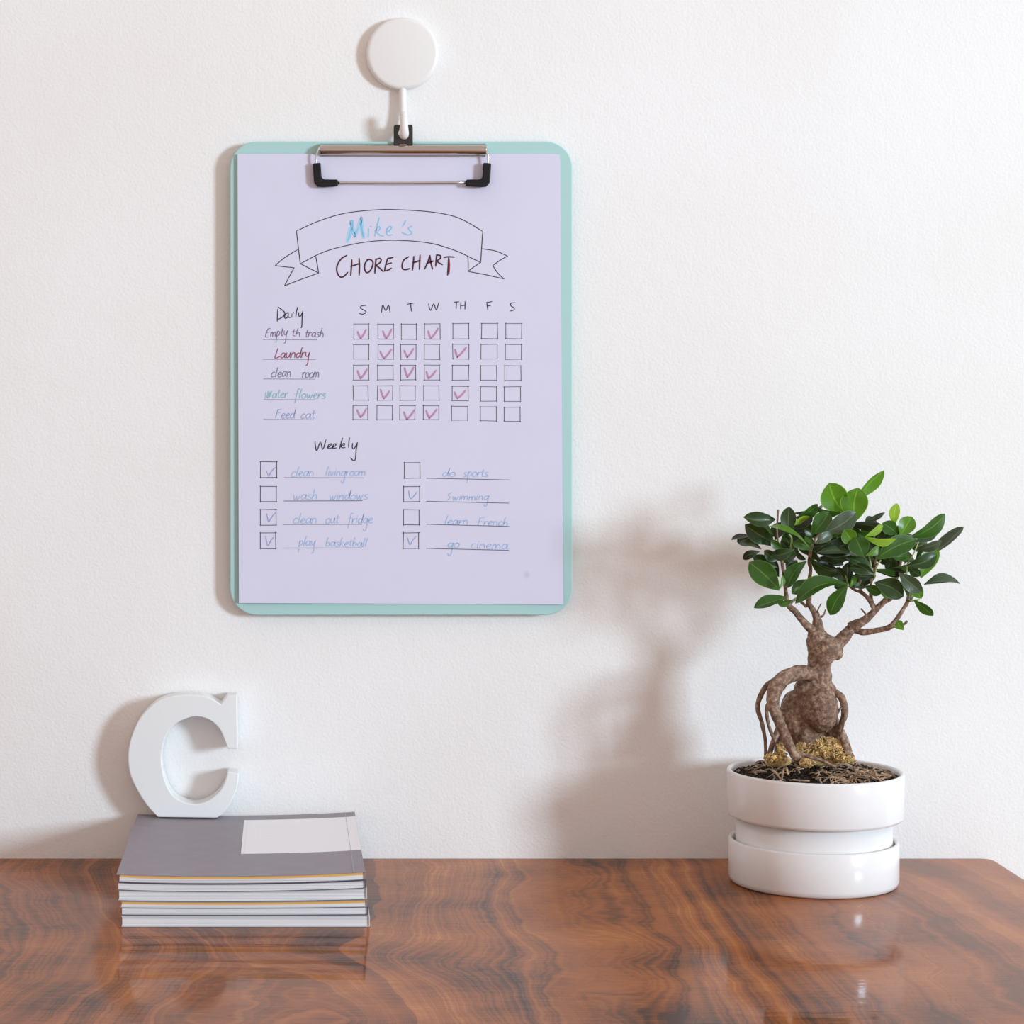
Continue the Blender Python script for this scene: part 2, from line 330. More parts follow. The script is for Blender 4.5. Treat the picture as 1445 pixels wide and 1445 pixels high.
# heights at the front (photo rows), left and right edges (photo columns), kind
rows = [1308, 1292.4, 1280.8, 1271.2, 1256.6, 1245.0, 1233.6]
info = [(171.5, 521, 'pale', 'white magazine at the very bottom of the stack, thick white page block', .00),
        (171, 519, 'dark', 'magazine second from the bottom of the stack, dark line above its white pages', .15),
        (170.5, 517.5, 'orange', 'magazine in the middle of the stack with the lower of the two orange page edges', .3),
        (167, 517, 'pale', 'thick white magazine in the stack, resting on the lower orange-edged one', .5),
        (166, 515.5, 'dark', 'magazine second from the top of the stack, just under the orange-edged one', .8),
        (167.5, 514.5, 'grey', 'topmost magazine of the stack, grey cover with a cream label under the white letter', 1.0)]
def sagz(x, k, xl, xr):
    t = (x-xl)/(xr-xl); return -.0019*k*max(0, 4*t*(1-t))**.8 + .0015*k*t
for idx, (pl, pr, kind, lab, _) in enumerate(info):
    zb = CAM_H-(rows[idx]-570)*MPX; zt = CAM_H-(rows[idx+1]-570)*MPX
    kb = info[idx][4]; kt = info[idx+1][4] if idx < 5 else 1.0
    kt = kt if idx < 5 else 1.0
    kb = [0, .15, .3, .5, .8, .9][idx]; kt = [.15, .3, .5, .8, .9, 1.0][idx]
    xl = (pl-400)*MPX; xr = (pr-400)*MPX; yb = [-.009, -.007, -.0085, -.006, -.0075, -.0052][idx]; yf = YF+[0, .0012, .0004, .0016, .0004, .001][idx]
    root = thing('magazine', ((xl+xr)/2, (yf+yb)/2, zb), lab, 'magazine', 'magazines stacked on the desk')
    th = .00035; nxs = 24; e = .00012
    def slab(x0, x1, y0, y1, f0, f1, name, m, par=root):
        mb = MB(); v = []
        for i in range(nxs+1):
            x = x0+(x1-x0)*i/nxs; a, b = f0(x), f1(x)
            v += [(x, y0, a), (x, y1, a), (x, y1, b), (x, y0, b)]
        f = [(0, 1, 2, 3), tuple(nxs*4+j for j in (3, 2, 1, 0))]
        for i in range(nxs):
            for j in range(4): j2 = (j+1) % 4; f.append((i*4+j, (i+1)*4+j, (i+1)*4+j2, i*4+j2))
        mb.add(v, f); o = mb.build(name, m, par, False, origin=par.location); fix_normals(o); return o
    B = lambda x: zb+sagz(x, kb, xl, xr)+e
    T = lambda x: zt+sagz(x, kt, xl, xr)-e
    cm = {'pale': PALEC, 'dark': DARKC, 'orange': GREYC, 'grey': GREYC}[kind]
    hang = -.0014 if kind == 'grey' else .0
    slab(xl+hang, xr, yf-.0004, yb, lambda x: T(x)-th, T, 'front_cover', cm)
    slab(xl, xr, yf-.0002, yb, B, lambda x: B(x)+th, 'back_cover', cm if kind != 'orange' else PALEC)
    mb = MB(); x_ = xr; mb.box(x_-.0002, x_+.0004, yf-.0003, yb, B(x_)+.0002, T(x_)-.0002); mb.build('spine', PALEC if kind in ('pale',) else cm, root, False, origin=root.location)
    if kind in ('orange', 'grey'):
        s = .0016
        slab(xl+.0004, xr-.0003, yf+.0004, yb-.0005, lambda x: B(x)+th, lambda x: T(x)-th-s, 'page_block', PAGE)
        slab(xl+.0006, xr-.0003, yf+.0003, yb-.0005, lambda x: T(x)-th-s, lambda x: T(x)-th, 'orange_pages', ORANGE)['label'] = 'orange pages at the front of the magazine'
    else:
        mid = .45 if kind == 'pale' else .5
        slab(xl+.0004, xr-.0003, yf+.0006, yb-.0005, lambda x: B(x)+th, lambda x: T(x)-th, 'page_block', PAGE)
    if kind == 'grey':
        topf = T
        def on_top(px, py):     # pixel on the cover plane
            z = zt; D = (CAM_H-z)*FPX/(py-570); return ((px-400)*D/FPX, D-CAM_D)
        la = on_top(340, 1202); lb = on_top(349, 1154.5)
        lo = slab(la[0], xr+.0003, la[1], lb[1]-.001, lambda x: T(x)+.00001, lambda x: T(x)+.00013, 'cover_label', LABEL)
        mb = MB()
        for px_, y0_, y1_ in ((None, 0, 0),):
            x0_ = la[0]+.0022; mb.box(x0_, x0_+.0003, la[1]+.001, lb[1]-.002, T(x0_)+.0001, T(x0_)+.0002)
        mb.build('label_line', FAINT, lo, False, origin=root.location)
        mb = MB(); random.seed(3)
        for r_ in range(8):
            y_ = lb[1]-.030-r_*.008
            for c_ in range(14):
                xa = la[0]+.010+c_*.0022; xb_ = xa+.0016
                if r_ > 4 and c_ > 11 or random.random() < .2: continue
                zz = T(xa)+.0001; mb.box(xa, xb_, y_, y_+.0010, zz, zz+.00005)
        mb.build('faint_printed_lines', FAINT, lo, False, origin=root.location)
        xc = xr-.0066; mb = MB(); mb.box(xc, xc+.00035, yf-.0003, yb, T(xc)-.0001, T(xc)+.00016); mb.build('spine_crease', CREASE, root, False, origin=root.location)
MAG_TOP = CAM_H-(1233.6-570)*MPX

# ---------------------------------------------------------------- letter C
CO = [(250.7,979.5),(228.6,985),(212,996),(195,1016),(184,1043),(180.7,1068),(184,1092),(195,1116),(209,1137),(223,1151.5),
      (306,1152.6),(317,1144),(328,1127),(335,1109.5),(337,1090),(321.3,1086.8),(317,1102.6),(309,1116),(295,1127.5),(278.4,1133),(264.6,1131.6),(249,1125),
      (237,1109.5),(230,1087),(228,1065),(233,1040),(245,1022),(262,1012.6),(278,1009.5),(295,1014),(309,1026),(317,1043),(321.3,1055.5),(335.4,1055.5),(334.6,979.5),
      (321,979.5),(311.6,992),(295,983),(278,979.2)]
sharp = {9, 10, 14, 15, 32, 33, 34, 35, 36}
def cr_closed(P, sharp, sub=5):
    out = []; n = len(P)
    for i in range(n):
        b, c = Vector(P[i]), Vector(P[(i+1) % n]); a = Vector(P[i-1]) if i not in sharp else b; d = Vector(P[(i+2) % n]) if (i+1) % n not in sharp else c
        if i in sharp and (i+1) % n in sharp: out.append(b); continue
        for k in range(sub):
            t = k/sub; out.append(.5*((2*b)+(c-a)*t+(2*a-5*b+4*c-d)*t*t+(3*b-a-3*c+d)*t**3))
    return out
YC = -.0205
zc_fix = MAG_TOP-.0002-at(0, 1152.6, YC).z
poly = [at(p.x, p.y, YC) for p in cr_closed(CO, sharp)]
mb = MB(); mb.prism([(p.x, max(p.z+zc_fix, MAG_TOP-.0002)) for p in poly], YC, -.002)
WHITE = mat('white_paint', (.80, .82, .82), .38, bump=.05, bump_scale=300)
o = mb.build('letter_ornament', WHITE, None, False, origin=(at(265, 1153, YC).x, -.011, MAG_TOP-.0002)); fix_normals(o); bevel(o, .0007, 2, 30)
tag(o, 'white wooden letter C standing on the grey magazine and leaning against the wall', 'letter')

# ---------------------------------------------------------------- clipboard
YBD, YBK = -.0095, -.006
MINT = mat('mint_plastic', (.40, .63, .615), .45); CHROME = mat('clip_metal', (.50, .45, .42), .16, metal=1); CHROME2 = mat('wire_metal', (.62, .60, .58), .18, metal=1)
BLACK = mat('black_rubber', (.007, .007, .008), .5, spec=.25); GUN = mat('dark_hanger_metal', (.05, .045, .042), .3, metal=.6)
BX0, BX1, BY0, BY1, BR = 324.5, 808, 199.5, 868, 38
cb = thing('clipboard', at(566, 868, YBK), 'mint green clipboard holding a chore chart, hanging from the round white hook', 'clipboard')
pts = []
for (cx_, cy_, a0) in ((BX1-BR, BY0+BR, -90), (BX1-BR, BY1-BR, 0), (BX0+BR, BY1-BR, 90), (BX0+BR, BY0+BR, 180)):
    for k in range(13):
        a = math.radians(a0+90*k/12); p = at(cx_+BR*math.cos(a), cy_+BR*math.sin(a), YBD); pts.append((p.x, p.z))
mb = MB(); mb.prism(pts, YBD, YBK); o = mb.build('board', MINT, cb, False, origin=cb.location); fix_normals(o); bevel(o, .0008, 3)
# bar of the clip: rolled metal profile
bar = MB(); XL, XR = at(452, 0, -.017).x, at(686.5, 0, -.017).x
zc = at(0, 211, -.015).z; prof = []
r0 = .0036
for k in range(13): a = math.radians(100-210*k/12); prof.append((-.0135-r0*math.cos(math.radians(90)-a)*0-abs(0)-r0*math.cos(a)*1.0, zc+r0*math.sin(a)))
prof = [(-.0098, zc+.0044), (-.0112, zc+.0045)]+[(-.0128-.0036*math.sin(math.radians(t)), zc+.0036*math.cos(math.radians(t))) for t in range(10, 175, 14)]+[(-.0118, zc-.0040), (-.0118, zc-.0046), (-.0102, zc-.0046), (-.0098, zc-.0036)]
v = [(XL, y, z) for y, z in prof]+[(XR, y, z) for y, z in prof]; n = len(prof)
bar.add(v, [tuple(range(n)), tuple(range(2*n-1, n-1, -1))]+[(i, i+n, (i+1) % n+n, (i+1) % n) for i in range(n)])
o = bar.build('clip_bar', CHROME, cb, True, origin=cb.location); fix_normals(o); bevel(o, .0002, 2, 50)
mb = MB(); p = at(569, 205.5, -.014); mb.ball(p+Vector((0, .0003, 0)), (.0036, .0012, .0014)); mb.build('rivet', CHROME, cb, True, origin=cb.location)
# hanger tab: plate with a round hole
def plate_with_hole(cx_, x0, x1, z0, z1, hz, hr, y0, y1):
    m = 32; mb = MB(); inner = []; outer = []
    for k in range(m):
        a = 2*math.pi*k/m; c, s = math.cos(a), math.sin(a); inner.append((cx_+hr*c, hz+hr*s))
        tx = ((x1-cx_) if c > 0 else (cx_-x0))/max(abs(c), 1e-6); tz = ((z1-hz) if s > 0 else (hz-z0))/max(abs(s), 1e-6); t = min(tx, tz)
        outer.append((cx_+t*c, hz+t*s))
    v = [(x, y, z) for y in (y0, y1) for ringp in (outer, inner) for x, z in ringp]; f = []
    for k in range(m):
        j = (k+1) % m
        f += [(k, j, m+j, m+k), (2*m+j, 2*m+k, 3*m+k, 3*m+j), (k, 2*m+k, 2*m+j, j), (m+j, 3*m+j, 3*m+k, m+k)]
    mb.add(v, f); return mb
a_ = at(555.5, 176, -.0125); b_ = at(582.5, 208, -.0125)
hp = at(569.5, 188, -.0125)
o = plate_with_hole(hp.x, a_.x, b_.x, b_.z, a_.z, hp.z, .0036, -.0129, -.0120).build('hanger_tab', GUN, cb, False, origin=cb.location); fix_normals(o)
# wires and rubber corners
yw = -.0145
for side in ('left', 'right'):
    S = (lambda x: x) if side == 'left' else (lambda x: 1134.8-x)
    mb = MB(); mb.tube([at(S(460), 208, -.014), at(S(453), 207, -.0150), at(S(449), 212, -.0155), at(S(446), 222, -.0152), at(S(446), 236, -.0145)], .00075, 10)
    mb.build('wire_arm', CHROME2, cb, True, origin=cb.location)
    mb = MB(); q_ = [(441.5,230.5),(452.5,229.5),(453.8,250),(457,253),(476.8,253.2),(477.2,262.5),(456,263.8),(448,263.2),(443,257)]
    ppp = [at(S(a), b, -.0160) for a, b in q_]; mb.prism([(p.x, p.z) for p in ppp], -.0162, -.0121)
    o = mb.build('rubber_corner', BLACK, cb, False, origin=cb.location); fix_normals(o); bevel(o, .0009, 3, 30)
mb = MB(); mb.tube([at(474, 257.8, yw), at(565, 258.2, yw), at(662, 257.4, yw)], .00085, 10); mb.build('wire_bar', CHROME2, cb, True, origin=cb.location)

# ---------------------------------------------------------------- paper
PT = dict(x0=335.5, x1=791.5, y0=217.5, y1=852.3)
def paper_y(px, py):
    s = (px-PT['x0'])/(PT['x1']-PT['x0']); t = (py-PT['y0'])/(PT['y1']-PT['y0'])
    lift = .0019*(1-s)**2 + .0003*t + .0012*math.exp(-((1-s)**2+(1-t)**2)/.02)
    return YBD-.0005-lift
def ppt(px, py, lift=0): y = paper_y(px, py)-lift; return at(px, py, y)
def paper_mat():
    m = mat('lavender_white_paper', (.665, .655, .80), .75, spec=.2, noise_amt=.02, noise_scale=25); nt = m.node_tree; N = nt.nodes.new; b = nt.nodes['Principled BSDF']
    # a small grey smudge near the lower right corner of the sheet
    sm = at(743, 811, YBD)-Vector(tuple(cb.location)); tc = N('ShaderNodeTexCoord'); mp = N('ShaderNodeVectorMath'); mp.operation = 'DISTANCE'
    sc = N('ShaderNodeVectorMath'); sc.operation = 'MULTIPLY'; sc.inputs[1].default_value = (1.25, 0, 1)
    nt.links.new(tc.outputs['Object'], sc.inputs[0]); nt.links.new(sc.outputs[0], mp.inputs[0]); mp.inputs[1].default_value = (sm.x*1.25, 0, sm.z)
    r = N('ShaderNodeMapRange'); r.inputs['From Min'].default_value = .0008; r.inputs['From Max'].default_value = .0036; r.inputs['To Min'].default_value = .35; r.inputs['To Max'].default_value = 0
    nt.links.new(mp.outputs['Value'], r.inputs['Value'])
    mx = N('ShaderNodeMix'); mx.data_type = 'RGBA'; old = b.inputs['Base Color'].links[0].from_socket
    nt.links.new(old, mx.inputs['A']); mx.inputs['B'].default_value = (.40, .40, .50, 1); nt.links.new(r.outputs[0], mx.inputs['Factor']); nt.links.new(mx.outputs['Result'], b.inputs['Base Color'])
    return m
nu, nv = 40, 50; v = []
for layer in (0, 1):
    for j in range(nv+1):
        for i in range(nu+1):
            s, t = i/nu, j/nv
            px_ = (335.2+1.9*t)*(1-s)+(790.6+4.2*t)*s; py_ = (217.2)*(1-t)+(851+(1.8*s))*t
            if s > .985 and t < .01: px_ -= 1; py_ += 1
            v.append(ppt(px_, py_, 0)+Vector((0, layer*.0003, 0)))
f = []; M_ = (nu+1)*(nv+1)
for j in range(nv):
    for i in range(nu):
        a = j*(nu+1)+i; f.append((a, a+nu+1, a+nu+2, a+1)); f.append((M_+a, M_+a+1, M_+a+nu+2, M_+a+nu+1))
bl = [i for i in range(nu+1)]+[j*(nu+1)+nu for j in range(1, nv+1)]+[nv*(nu+1)+i for i in range(nu-1, -1, -1)]+[j*(nu+1) for j in range(nv-1, 0, -1)]
for k in range(len(bl)): a, b = bl[k], bl[(k+1) % len(bl)]; f.append((a, b, M_+b, M_+a))
chart_me = mesh_obj('chart_sheet', v, f, paper_mat(), None, False, origin=cb.location)
chart = tag(chart_me, 'white sheet with the handwritten chore chart held under the metal clip', 'paper')

# ---- ink: ribbons that follow the sheet
INK = {k: mat(k+'_ink', c, .7, spec=.1) for k, c in dict(black=(.045, .04, .06), grey=(.17, .16, .23), brown=(.085, .03, .045), red=(.30, .07, .11), pink=(.52, .27, .43),
       blue=(.38, .52, .76), sky=(.25, .56, .80), skylight=(.40, .66, .86), teal=(.30, .53, .62), steel=(.30, .38, .62), purple=(.23, .17, .31), bluegrey=(.20, .22, .33)).items()}
ink_n = [0]
def catmull2(P, sub):
    if len(P) < 3 or sub < 2: return P
    Q = [(2*P[0][0]-P[1][0], 2*P[0][1]-P[1][1])]+list(P)+[(2*P[-1][0]-P[-2][0], 2*P[-1][1]-P[-2][1])]; out = []
    for i in range(1, len(Q)-2):
        a, b, c, d = (np.array(Q[i+k]) for k in (-1, 0, 1, 2))
        for k in range(sub):
            t = k/sub; out.append(tuple(.5*(2*b+(c-a)*t+(2*a-5*b+4*c-d)*t*t+(3*b-a-3*c+d)*t**3)))
    out.append(tuple(P[-1])); return out
def ink(name, strokes, wd, m, sub=4, lift=None, label=None):
    """strokes: lists of photo pixels; one mesh, a child of the sheet"""
    mb = MB(); ink_n[0] += 1
    lf = .00012+(ink_n[0] % 9)*.000006 if lift is None else lift
    for st in strokes:
        if len(st) == 1: st = [st[0], (st[0][0]+.5, st[0][1]+.5)]
        P = catmull2([tuple(map(float, p)) for p in st], sub); v = []; n = len(P)
        for i, p in enumerate(P):
            a = P[max(0, i-1)]; b = P[min(n-1, i+1)]; dx, dy = b[0]-a[0], b[1]-a[1]; l = math.hypot(dx, dy) or 1
            ex = (-wd*.4 if i == 0 else wd*.4 if i == n-1 else 0)
            nx_, ny_ = -dy/l*wd/2, dx/l*wd/2; qx, qy = p[0]+dx/l*ex, p[1]+dy/l*ex
            k = .6 if i in (0, n-1) else 1
            v += [ppt(qx+nx_*k, qy+ny_*k, lf), ppt(qx-nx_*k, qy-ny_*k, lf)]
        mb.add(v, [(2*i, 2*i+1, 2*i+3, 2*i+2) for i in range(n-1)])
    o = mb.build(name, INK[m], chart, False, origin=cb.location)
    for p in o.data.polygons: pass
    if label: o['label'] = label
    return o
def Z(ox, oy, sc, st): return [[(ox+x/sc, oy+y/sc) for x, y in s] for s in st]
# banner (traced from a 3.803x enlargement with origin 360,270)
s8 = 3.803
B1 = Z(360, 270, s8, [[(222,213),(340,160),(480,118),(640,100),(750,98),(920,108),(1040,127),(1120,155),(1222,215)], [(240,390),(370,325),(520,285),(660,265),(800,264),(950,280),(1080,320),(1145,350),(1210,382)]])
B2 = Z(360, 270, s8, [[(222,213),(232,300),(243,390)], [(1222,215),(1216,300),(1211,382)], [(228,313),(160,355),(108,398)], [(108,398),(160,405),(210,410)], [(210,410),(185,455),(158,507)], [(158,507),(240,475),(342,438)], [(342,438),(295,415),(243,388)], [(326,350),(334,395),(341,438)],
     [(1217,308),(1290,320),(1355,347)], [(1355,347),(1315,370),(1276,398)], [(1276,398),(1300,435),(1335,470)], [(1335,470),(1240,448),(1143,430)], [(1143,430),(1175,405),(1210,382)], [(1142,350),(1144,390),(1143,430)]])
ink('banner_outline', B1+B2, 1.15, 'black', 5, label='thin black drawn ribbon banner')
Mk = Z(470, 290, 11.115, [[(285,250),(270,400),(225,560)], [(285,250),(310,380),(345,480)], [(345,480),(400,340),(445,200)], [(445,200),(455,350),(480,500)]])
ink('name_lettering_glow', Mk, 5.2, 'skylight', 4, .00010, label='pale blue marker strokes')
ink('name_lettering', Mk+Z(470, 290, 11.115, [[(315,240),(300,400),(240,540)], [(455,190),(440,330),(470,490)]]), 1.3, 'sky', 4)
ink('name_lettering', Z(470, 290, 11.115, [[(558,360),(556,430),(552,500)], [(590,325),(605,335)], [(725,190),(690,320),(655,480)], [(660,400),(715,330),(740,350),(720,390),(670,400),(730,460),(790,480)], [(840,420),(890,390),(920,345),(890,325),(850,370),(835,430),(870,465),(930,458)], [(1140,235),(1120,280),(1092,325)], [(1240,320),(1185,350),(1200,385),(1238,430),(1180,462),(1085,425)]]), 1.45, 'sky', 4, label='Mike s in blue marker')
ink('title_lettering', Z(465, 345, 7.605, [[(185,118),(130,150),(85,220),(80,290),(110,345),(150,345),(195,300)], [(240,165),(235,250),(228,330)], [(318,150),(322,240),(318,330)], [(230,235),(275,220),(320,205)],
     [(410,165),(380,210),(378,270),(405,303),(445,270),(468,200),(445,165),(405,160)], [(500,155),(492,230),(487,308)], [(495,160),(545,150),(550,185),(500,225)], [(500,225),(540,255),(575,290)], [(625,150),(605,215),(590,285)], [(625,150),(655,145),(680,138)], [(610,215),(640,205),(665,198)], [(590,285),(630,275),(662,255)],
     [(848,132),(800,165),(780,215),(785,260),(820,270),(860,258)], [(905,130),(900,200),(890,275)], [(972,115),(968,190),(965,265)], [(895,195),(935,185),(972,170)], [(1078,120),(1055,190),(1022,262)], [(1078,120),(1088,190),(1105,262)], [(1040,205),(1080,190),(1115,178)],
     [(1150,110),(1145,170),(1140,232)], [(1150,112),(1190,120),(1190,148),(1148,178)], [(1150,178),(1180,200),(1210,215)], [(1230,138),(1280,132),(1338,135)], [(1280,135),(1275,230),(1268,328)]]), 2.1, 'brown', 4, label='CHORE CHART in dark brown marker')
ink('title_lettering_shade', Z(465, 345, 7.605, [[(1285,150),(1290,230),(1283,320)], [(1068,170),(1092,220),(1108,262)], [(905,190),(940,180),(968,190),(966,255)], [(785,230),(790,262),(825,268)]]), 1.3, 'red', 4, .00010)
s13 = 13.136
ink('written_heading', Z(365, 425, s13, [[(355,150),(350,260),(345,375)], [(365,110),(440,165),(485,215),(460,280),(360,340)], [(545,210),(500,240),(480,300),(510,318),(545,280),(550,225),(550,290),(585,305)], [(620,235),(615,300)], [(650,210),(655,218)], [(725,110),(700,200),(690,295)], [(745,210),(745,270),(780,275),(820,190)], [(820,180),(808,300),(800,470),(785,490)]]), 1.35, 'black', 3, label='Daily')
ink('written_heading', Z(395, 610, 10.32, [[(512,130),(518,200),(540,270),(590,140),(625,250),(672,110)], [(690,225),(740,195),(745,165),(710,185),(700,235),(760,225),(810,195),(815,165),(780,185),(770,235),(830,225)], [(915,85),(890,160),(868,245)], [(880,200),(935,160),(940,185),(890,205),(915,225),(950,222)], [(1015,80),(1005,150),(1002,220)], [(1060,160),(1055,220),(1080,240),(1130,150)], [(1130,150),(1110,270),(1100,390),(1070,412),(1030,370)]]), 1.35, 'black', 3, label='Weekly')
# day initials (5.16x enlargement, origin 480,410)
D_ = Z(480, 410, 5.16, [[(190,108),(155,112),(150,130),(180,145),(188,160),(165,172),(140,168)], [(302,158),(305,130),(312,105),(333,148),(352,104),(363,156)], [(490,100),(512,95),(536,92)], [(514,95),(516,120),(519,150)], [(643,98),(658,145),(682,95),(700,142),(720,84)],
     [(830,85),(848,83),(866,82)], [(848,83),(846,105),(845,132)], [(880,85),(878,108),(878,135)], [(910,80),(910,108),(909,136)], [(880,110),(895,109),(910,107)], [(1068,85),(1072,115),(1076,142)], [(1068,86),(1088,84),(1105,80)], [(1072,112),(1086,110),(1098,108)], [(1272,88),(1245,92),(1243,110),(1265,125),(1268,140),(1238,150)]])
ink('day_initials', D_, 1.25, 'black', 3)
# daily check boxes: columns and rows read off the same enlargement
cols = [(101,209), (277,388), (445,555), (616,728), (820,938), (1030,1146), (1206,1322)]
rws = [(243,354), (393,500), (543,650), (693,798), (838,940)]
drift = [(0,0,-2,-5,-6), (0,0,-2,-5,-7), (0,-3,-4,-9,-10), (0,-3,-4,-8,-10), (0,0,-3,-5,-8), (0,-3,-6,-7,-9), (0,-3,-6,-9,-10)]
dyc = [(0,0,0,0,0)]*4+[(-3,-2,2,4,4), (-4,-1,4,7,9), (-4,0,5,8,12)]
def checkbox(x0, y0, x1, y1, wd=1.15):
    j = lambda: random.uniform(-.35, .35); o_ = lambda: random.uniform(0, .9)
    ink('checkbox', [[(x0-o_(), y0+j()), (x1+o_(), y0+j())], [(x0-o_(), y1+j()), (x1+o_(), y1+j())], [(x0+j(), y0-o_()), (x0+j(), y1+o_())], [(x1+j(), y0-o_()), (x1+j(), y1+o_())]], wd, 'black', 1)
random.seed(11)
for ci, (a, b) in enumerate(cols):
    for ri, (c, d) in enumerate(rws):
        dx = drift[ci][ri]; dy = dyc[ci][ri]; checkbox(480+(a+dx)/5.16, 410+(c+dy)/5.16, 480+(b+dx)/5.16, 410+(d+dy)/5.16)
ticks = [[(128,300),(150,348),(188,285)], [(312,295),(335,350),(373,283)], [(642,296),(660,350),(712,278)], [(293,445),(320,495),(372,430)], [(468,438),(490,485),(533,424)], [(838,430),(855,485),(917,414)],
         [(128,585),(150,640),(195,575)], [(470,565),(490,630),(535,560)], [(630,592),(645,640),(697,583)], [(295,722),(318,785),(357,733)], [(834,740),(855,785),(912,728)], [(125,870),(150,922),(190,862)], [(465,885),(487,938),(540,870)], [(628,875),(650,928),(702,866)]]
for t_ in ticks:
    a, b, c = t_; ink('check_mark', Z(480, 410, 5.16, [[a, ((a[0]+b[0])/2-1, (a[1]+b[1])/2+3), b], [b, ((b[0]+c[0])/2+3, (b[1]+c[1])/2+2), c]]), 2.7, 'pink', 3, label='pink marker tick')
# weekly check boxes
W_ = [(127,300,291,460), (127,553,288,709), (127,787,286,946), (126,1023,284,1188)]
for x0, y0, x1, y1 in W_: checkbox(350+x0/7.225, 610+y0/7.225, 350+x1/7.225, 610+y1/7.225, 1.4)
for x0, y0, x1, y1 in [(114,72,237,193), (111,258,234,377), (109,441,230,559), (106,621,227,745)]: checkbox(550+x0/5.558, 640+y0/5.558, 550+x1/5.558, 640+y1/5.558, 1.4)
for t_ in Z(350, 610, 7.225, [[(188,390),(205,438)], [(212,450),(245,390),(285,355)], [(192,830),(210,912),(245,860),(280,820)], [(180,1060),(202,1158),(235,1100),(262,1070)]]): ink('check_mark', [t_], 1.2, 'steel', 3, label='thin blue pen tick')
for t_ in Z(550, 640, 5.558, [[(150,293),(158,345),(175,350),(215,300)], [(140,660),(158,715),(180,680),(206,650)]]): ink('check_mark', [t_], 1.2, 'steel', 3, label='thin blue pen tick')
# writing lines
for a, b, c, d in [(371,479,447,479.5), (371,507,445,507.3), (372,534.8,444.5,535), (372.4,563.8,444,564), (372,591.8,443,592.2)]: ink('writing_line', [[(a,b),(c,d)]], 1.0, 'grey', 1)
for a, b, c, d in [(401,674,512,674.3), (401,707,511,706.7), (400.5,740,510.5,739.8), (400.5,773.5,510,773.2), (602,674.8,719.5,677.2), (602,707.4,718,710), (602,739.8,718,742.8), (601.5,773.8,717.5,776.6)]: ink('writing_line', [[(a,b),(c,d)]], 1.25, 'black', 1)
# single-stroke hand lettering; unit: x-height = 1, baseline = 0
G = {
 'a': (.85, [[(.75,.9),(.35,1),(.08,.5),(.25,.02),(.6,.3),(.75,.95),(.7,.2),(.9,.05)]]), 'b': (.75, [[(.25,2),(.12,1),(.08,0)], [(.1,.6),(.4,.9),(.65,.6),(.5,.1),(.1,0)]]),
 'c': (.7, [[(.65,.85),(.4,1),(.08,.5),(.2,.02),(.65,.15)]]), 'd': (.85, [[(.65,.85),(.3,.95),(.08,.4),(.3,0),(.65,.5),(.85,2)], [(.82,1.8),(.7,.6),(.78,0)]]),
 'e': (.75, [[(.1,.5),(.5,.6),(.65,.85),(.4,1),(.1,.5),(.3,0),(.75,.15)]]), 'f': (.7, [[(.8,1.85),(.55,2),(.4,1.2),(.3,0),(.2,-.7)], [(.05,.85),(.7,1)]]),
 'g': (.85, [[(.7,.9),(.35,1),(.1,.5),(.3,.05),(.6,.4),(.78,1)], [(.78,1),(.7,0),(.6,-.9),(.35,-1.1),(.15,-.8)]]), 'h': (.8, [[(.3,2),(.15,1),(.08,0)], [(.1,.5),(.4,1),(.62,.7),(.65,0)]]),
 'i': (.35, [[(.2,1),(.15,.5),(.15,0)], [(.25,1.45),(.28,1.4)]]), 'k': (.75, [[(.3,2),(.15,1),(.08,0)], [(.1,.5),(.6,1)], [(.2,.55),(.7,0)]]), 'l': (.4, [[(.38,2),(.2,1),(.12,0)]]),
 'm': (1.15, [[(.1,1),(.08,0)], [(.1,.6),(.4,1),(.5,.6),(.5,0)], [(.5,.6),(.85,1),(.98,.6),(1,0)]]), 'n': (.8, [[(.12,1),(.08,0)], [(.1,.6),(.45,1),(.62,.7),(.65,0)]]),
 'o': (.8, [[(.45,1),(.1,.7),(.15,.1),(.45,0),(.72,.4),(.65,.9),(.4,1)]]), 'p': (.8, [[(.2,1.1),(.15,.2),(.1,-.9)], [(.15,.7),(.45,1.05),(.7,.7),(.5,.15),(.15,.1)]]),
 'r': (.6, [[(.12,1),(.12,.5),(.1,0)], [(.12,.5),(.35,.95),(.6,.95)]]), 's': (.65, [[(.6,.95),(.25,.95),(.2,.65),(.55,.35),(.45,.02),(.08,.05)]]), 't': (.6, [[(.35,1.6),(.28,.7),(.3,.05),(.5,.1)], [(.05,1),(.6,1.08)]]),
 'u': (.85, [[(.15,1),(.1,.3),(.35,0),(.65,.5),(.7,1)], [(.7,1),(.68,.3),(.82,0)]]), 'v': (.7, [[(.1,1),(.3,0),(.65,1)]]), 'w': (1.05, [[(.1,1),(.25,0),(.5,.8)], [(.5,.8),(.65,0),(.98,1)]]),
 'y': (.8, [[(.12,1),(.15,.35),(.45,.2),(.7,.95)], [(.72,1),(.62,0),(.55,-.9),(.3,-1.1)]]), 'E': (.95, [[(.85,1.8),(.4,1.75),(.15,.9),(.1,.1),(.7,.1)], [(.2,.95),(.65,1.05)]]), 'F': (.95, [[(.35,1.8),(.2,.9),(.1,0)], [(.3,1.75),(.95,1.85)], [(.25,1),(.75,1.1)]]),
 'L': (.95, [[(.4,1.9),(.25,1),(.1,.05),(.5,.1),(.9,.3)]]), 'N': (1.1, [[(.15,1.5),(.1,0)], [(.15,1.5),(.65,.1),(.95,1.5)]]), 'W': (1.3, [[(.08,1.3),(.12,0)], [(.5,1.5),(.45,.05),(.85,1.4),(.8,.1),(1.15,1.5)]]), 'S': (.95, [[(.85,1.9),(.3,1.4),(.65,.7),(.35,.1),(.1,0)]])}
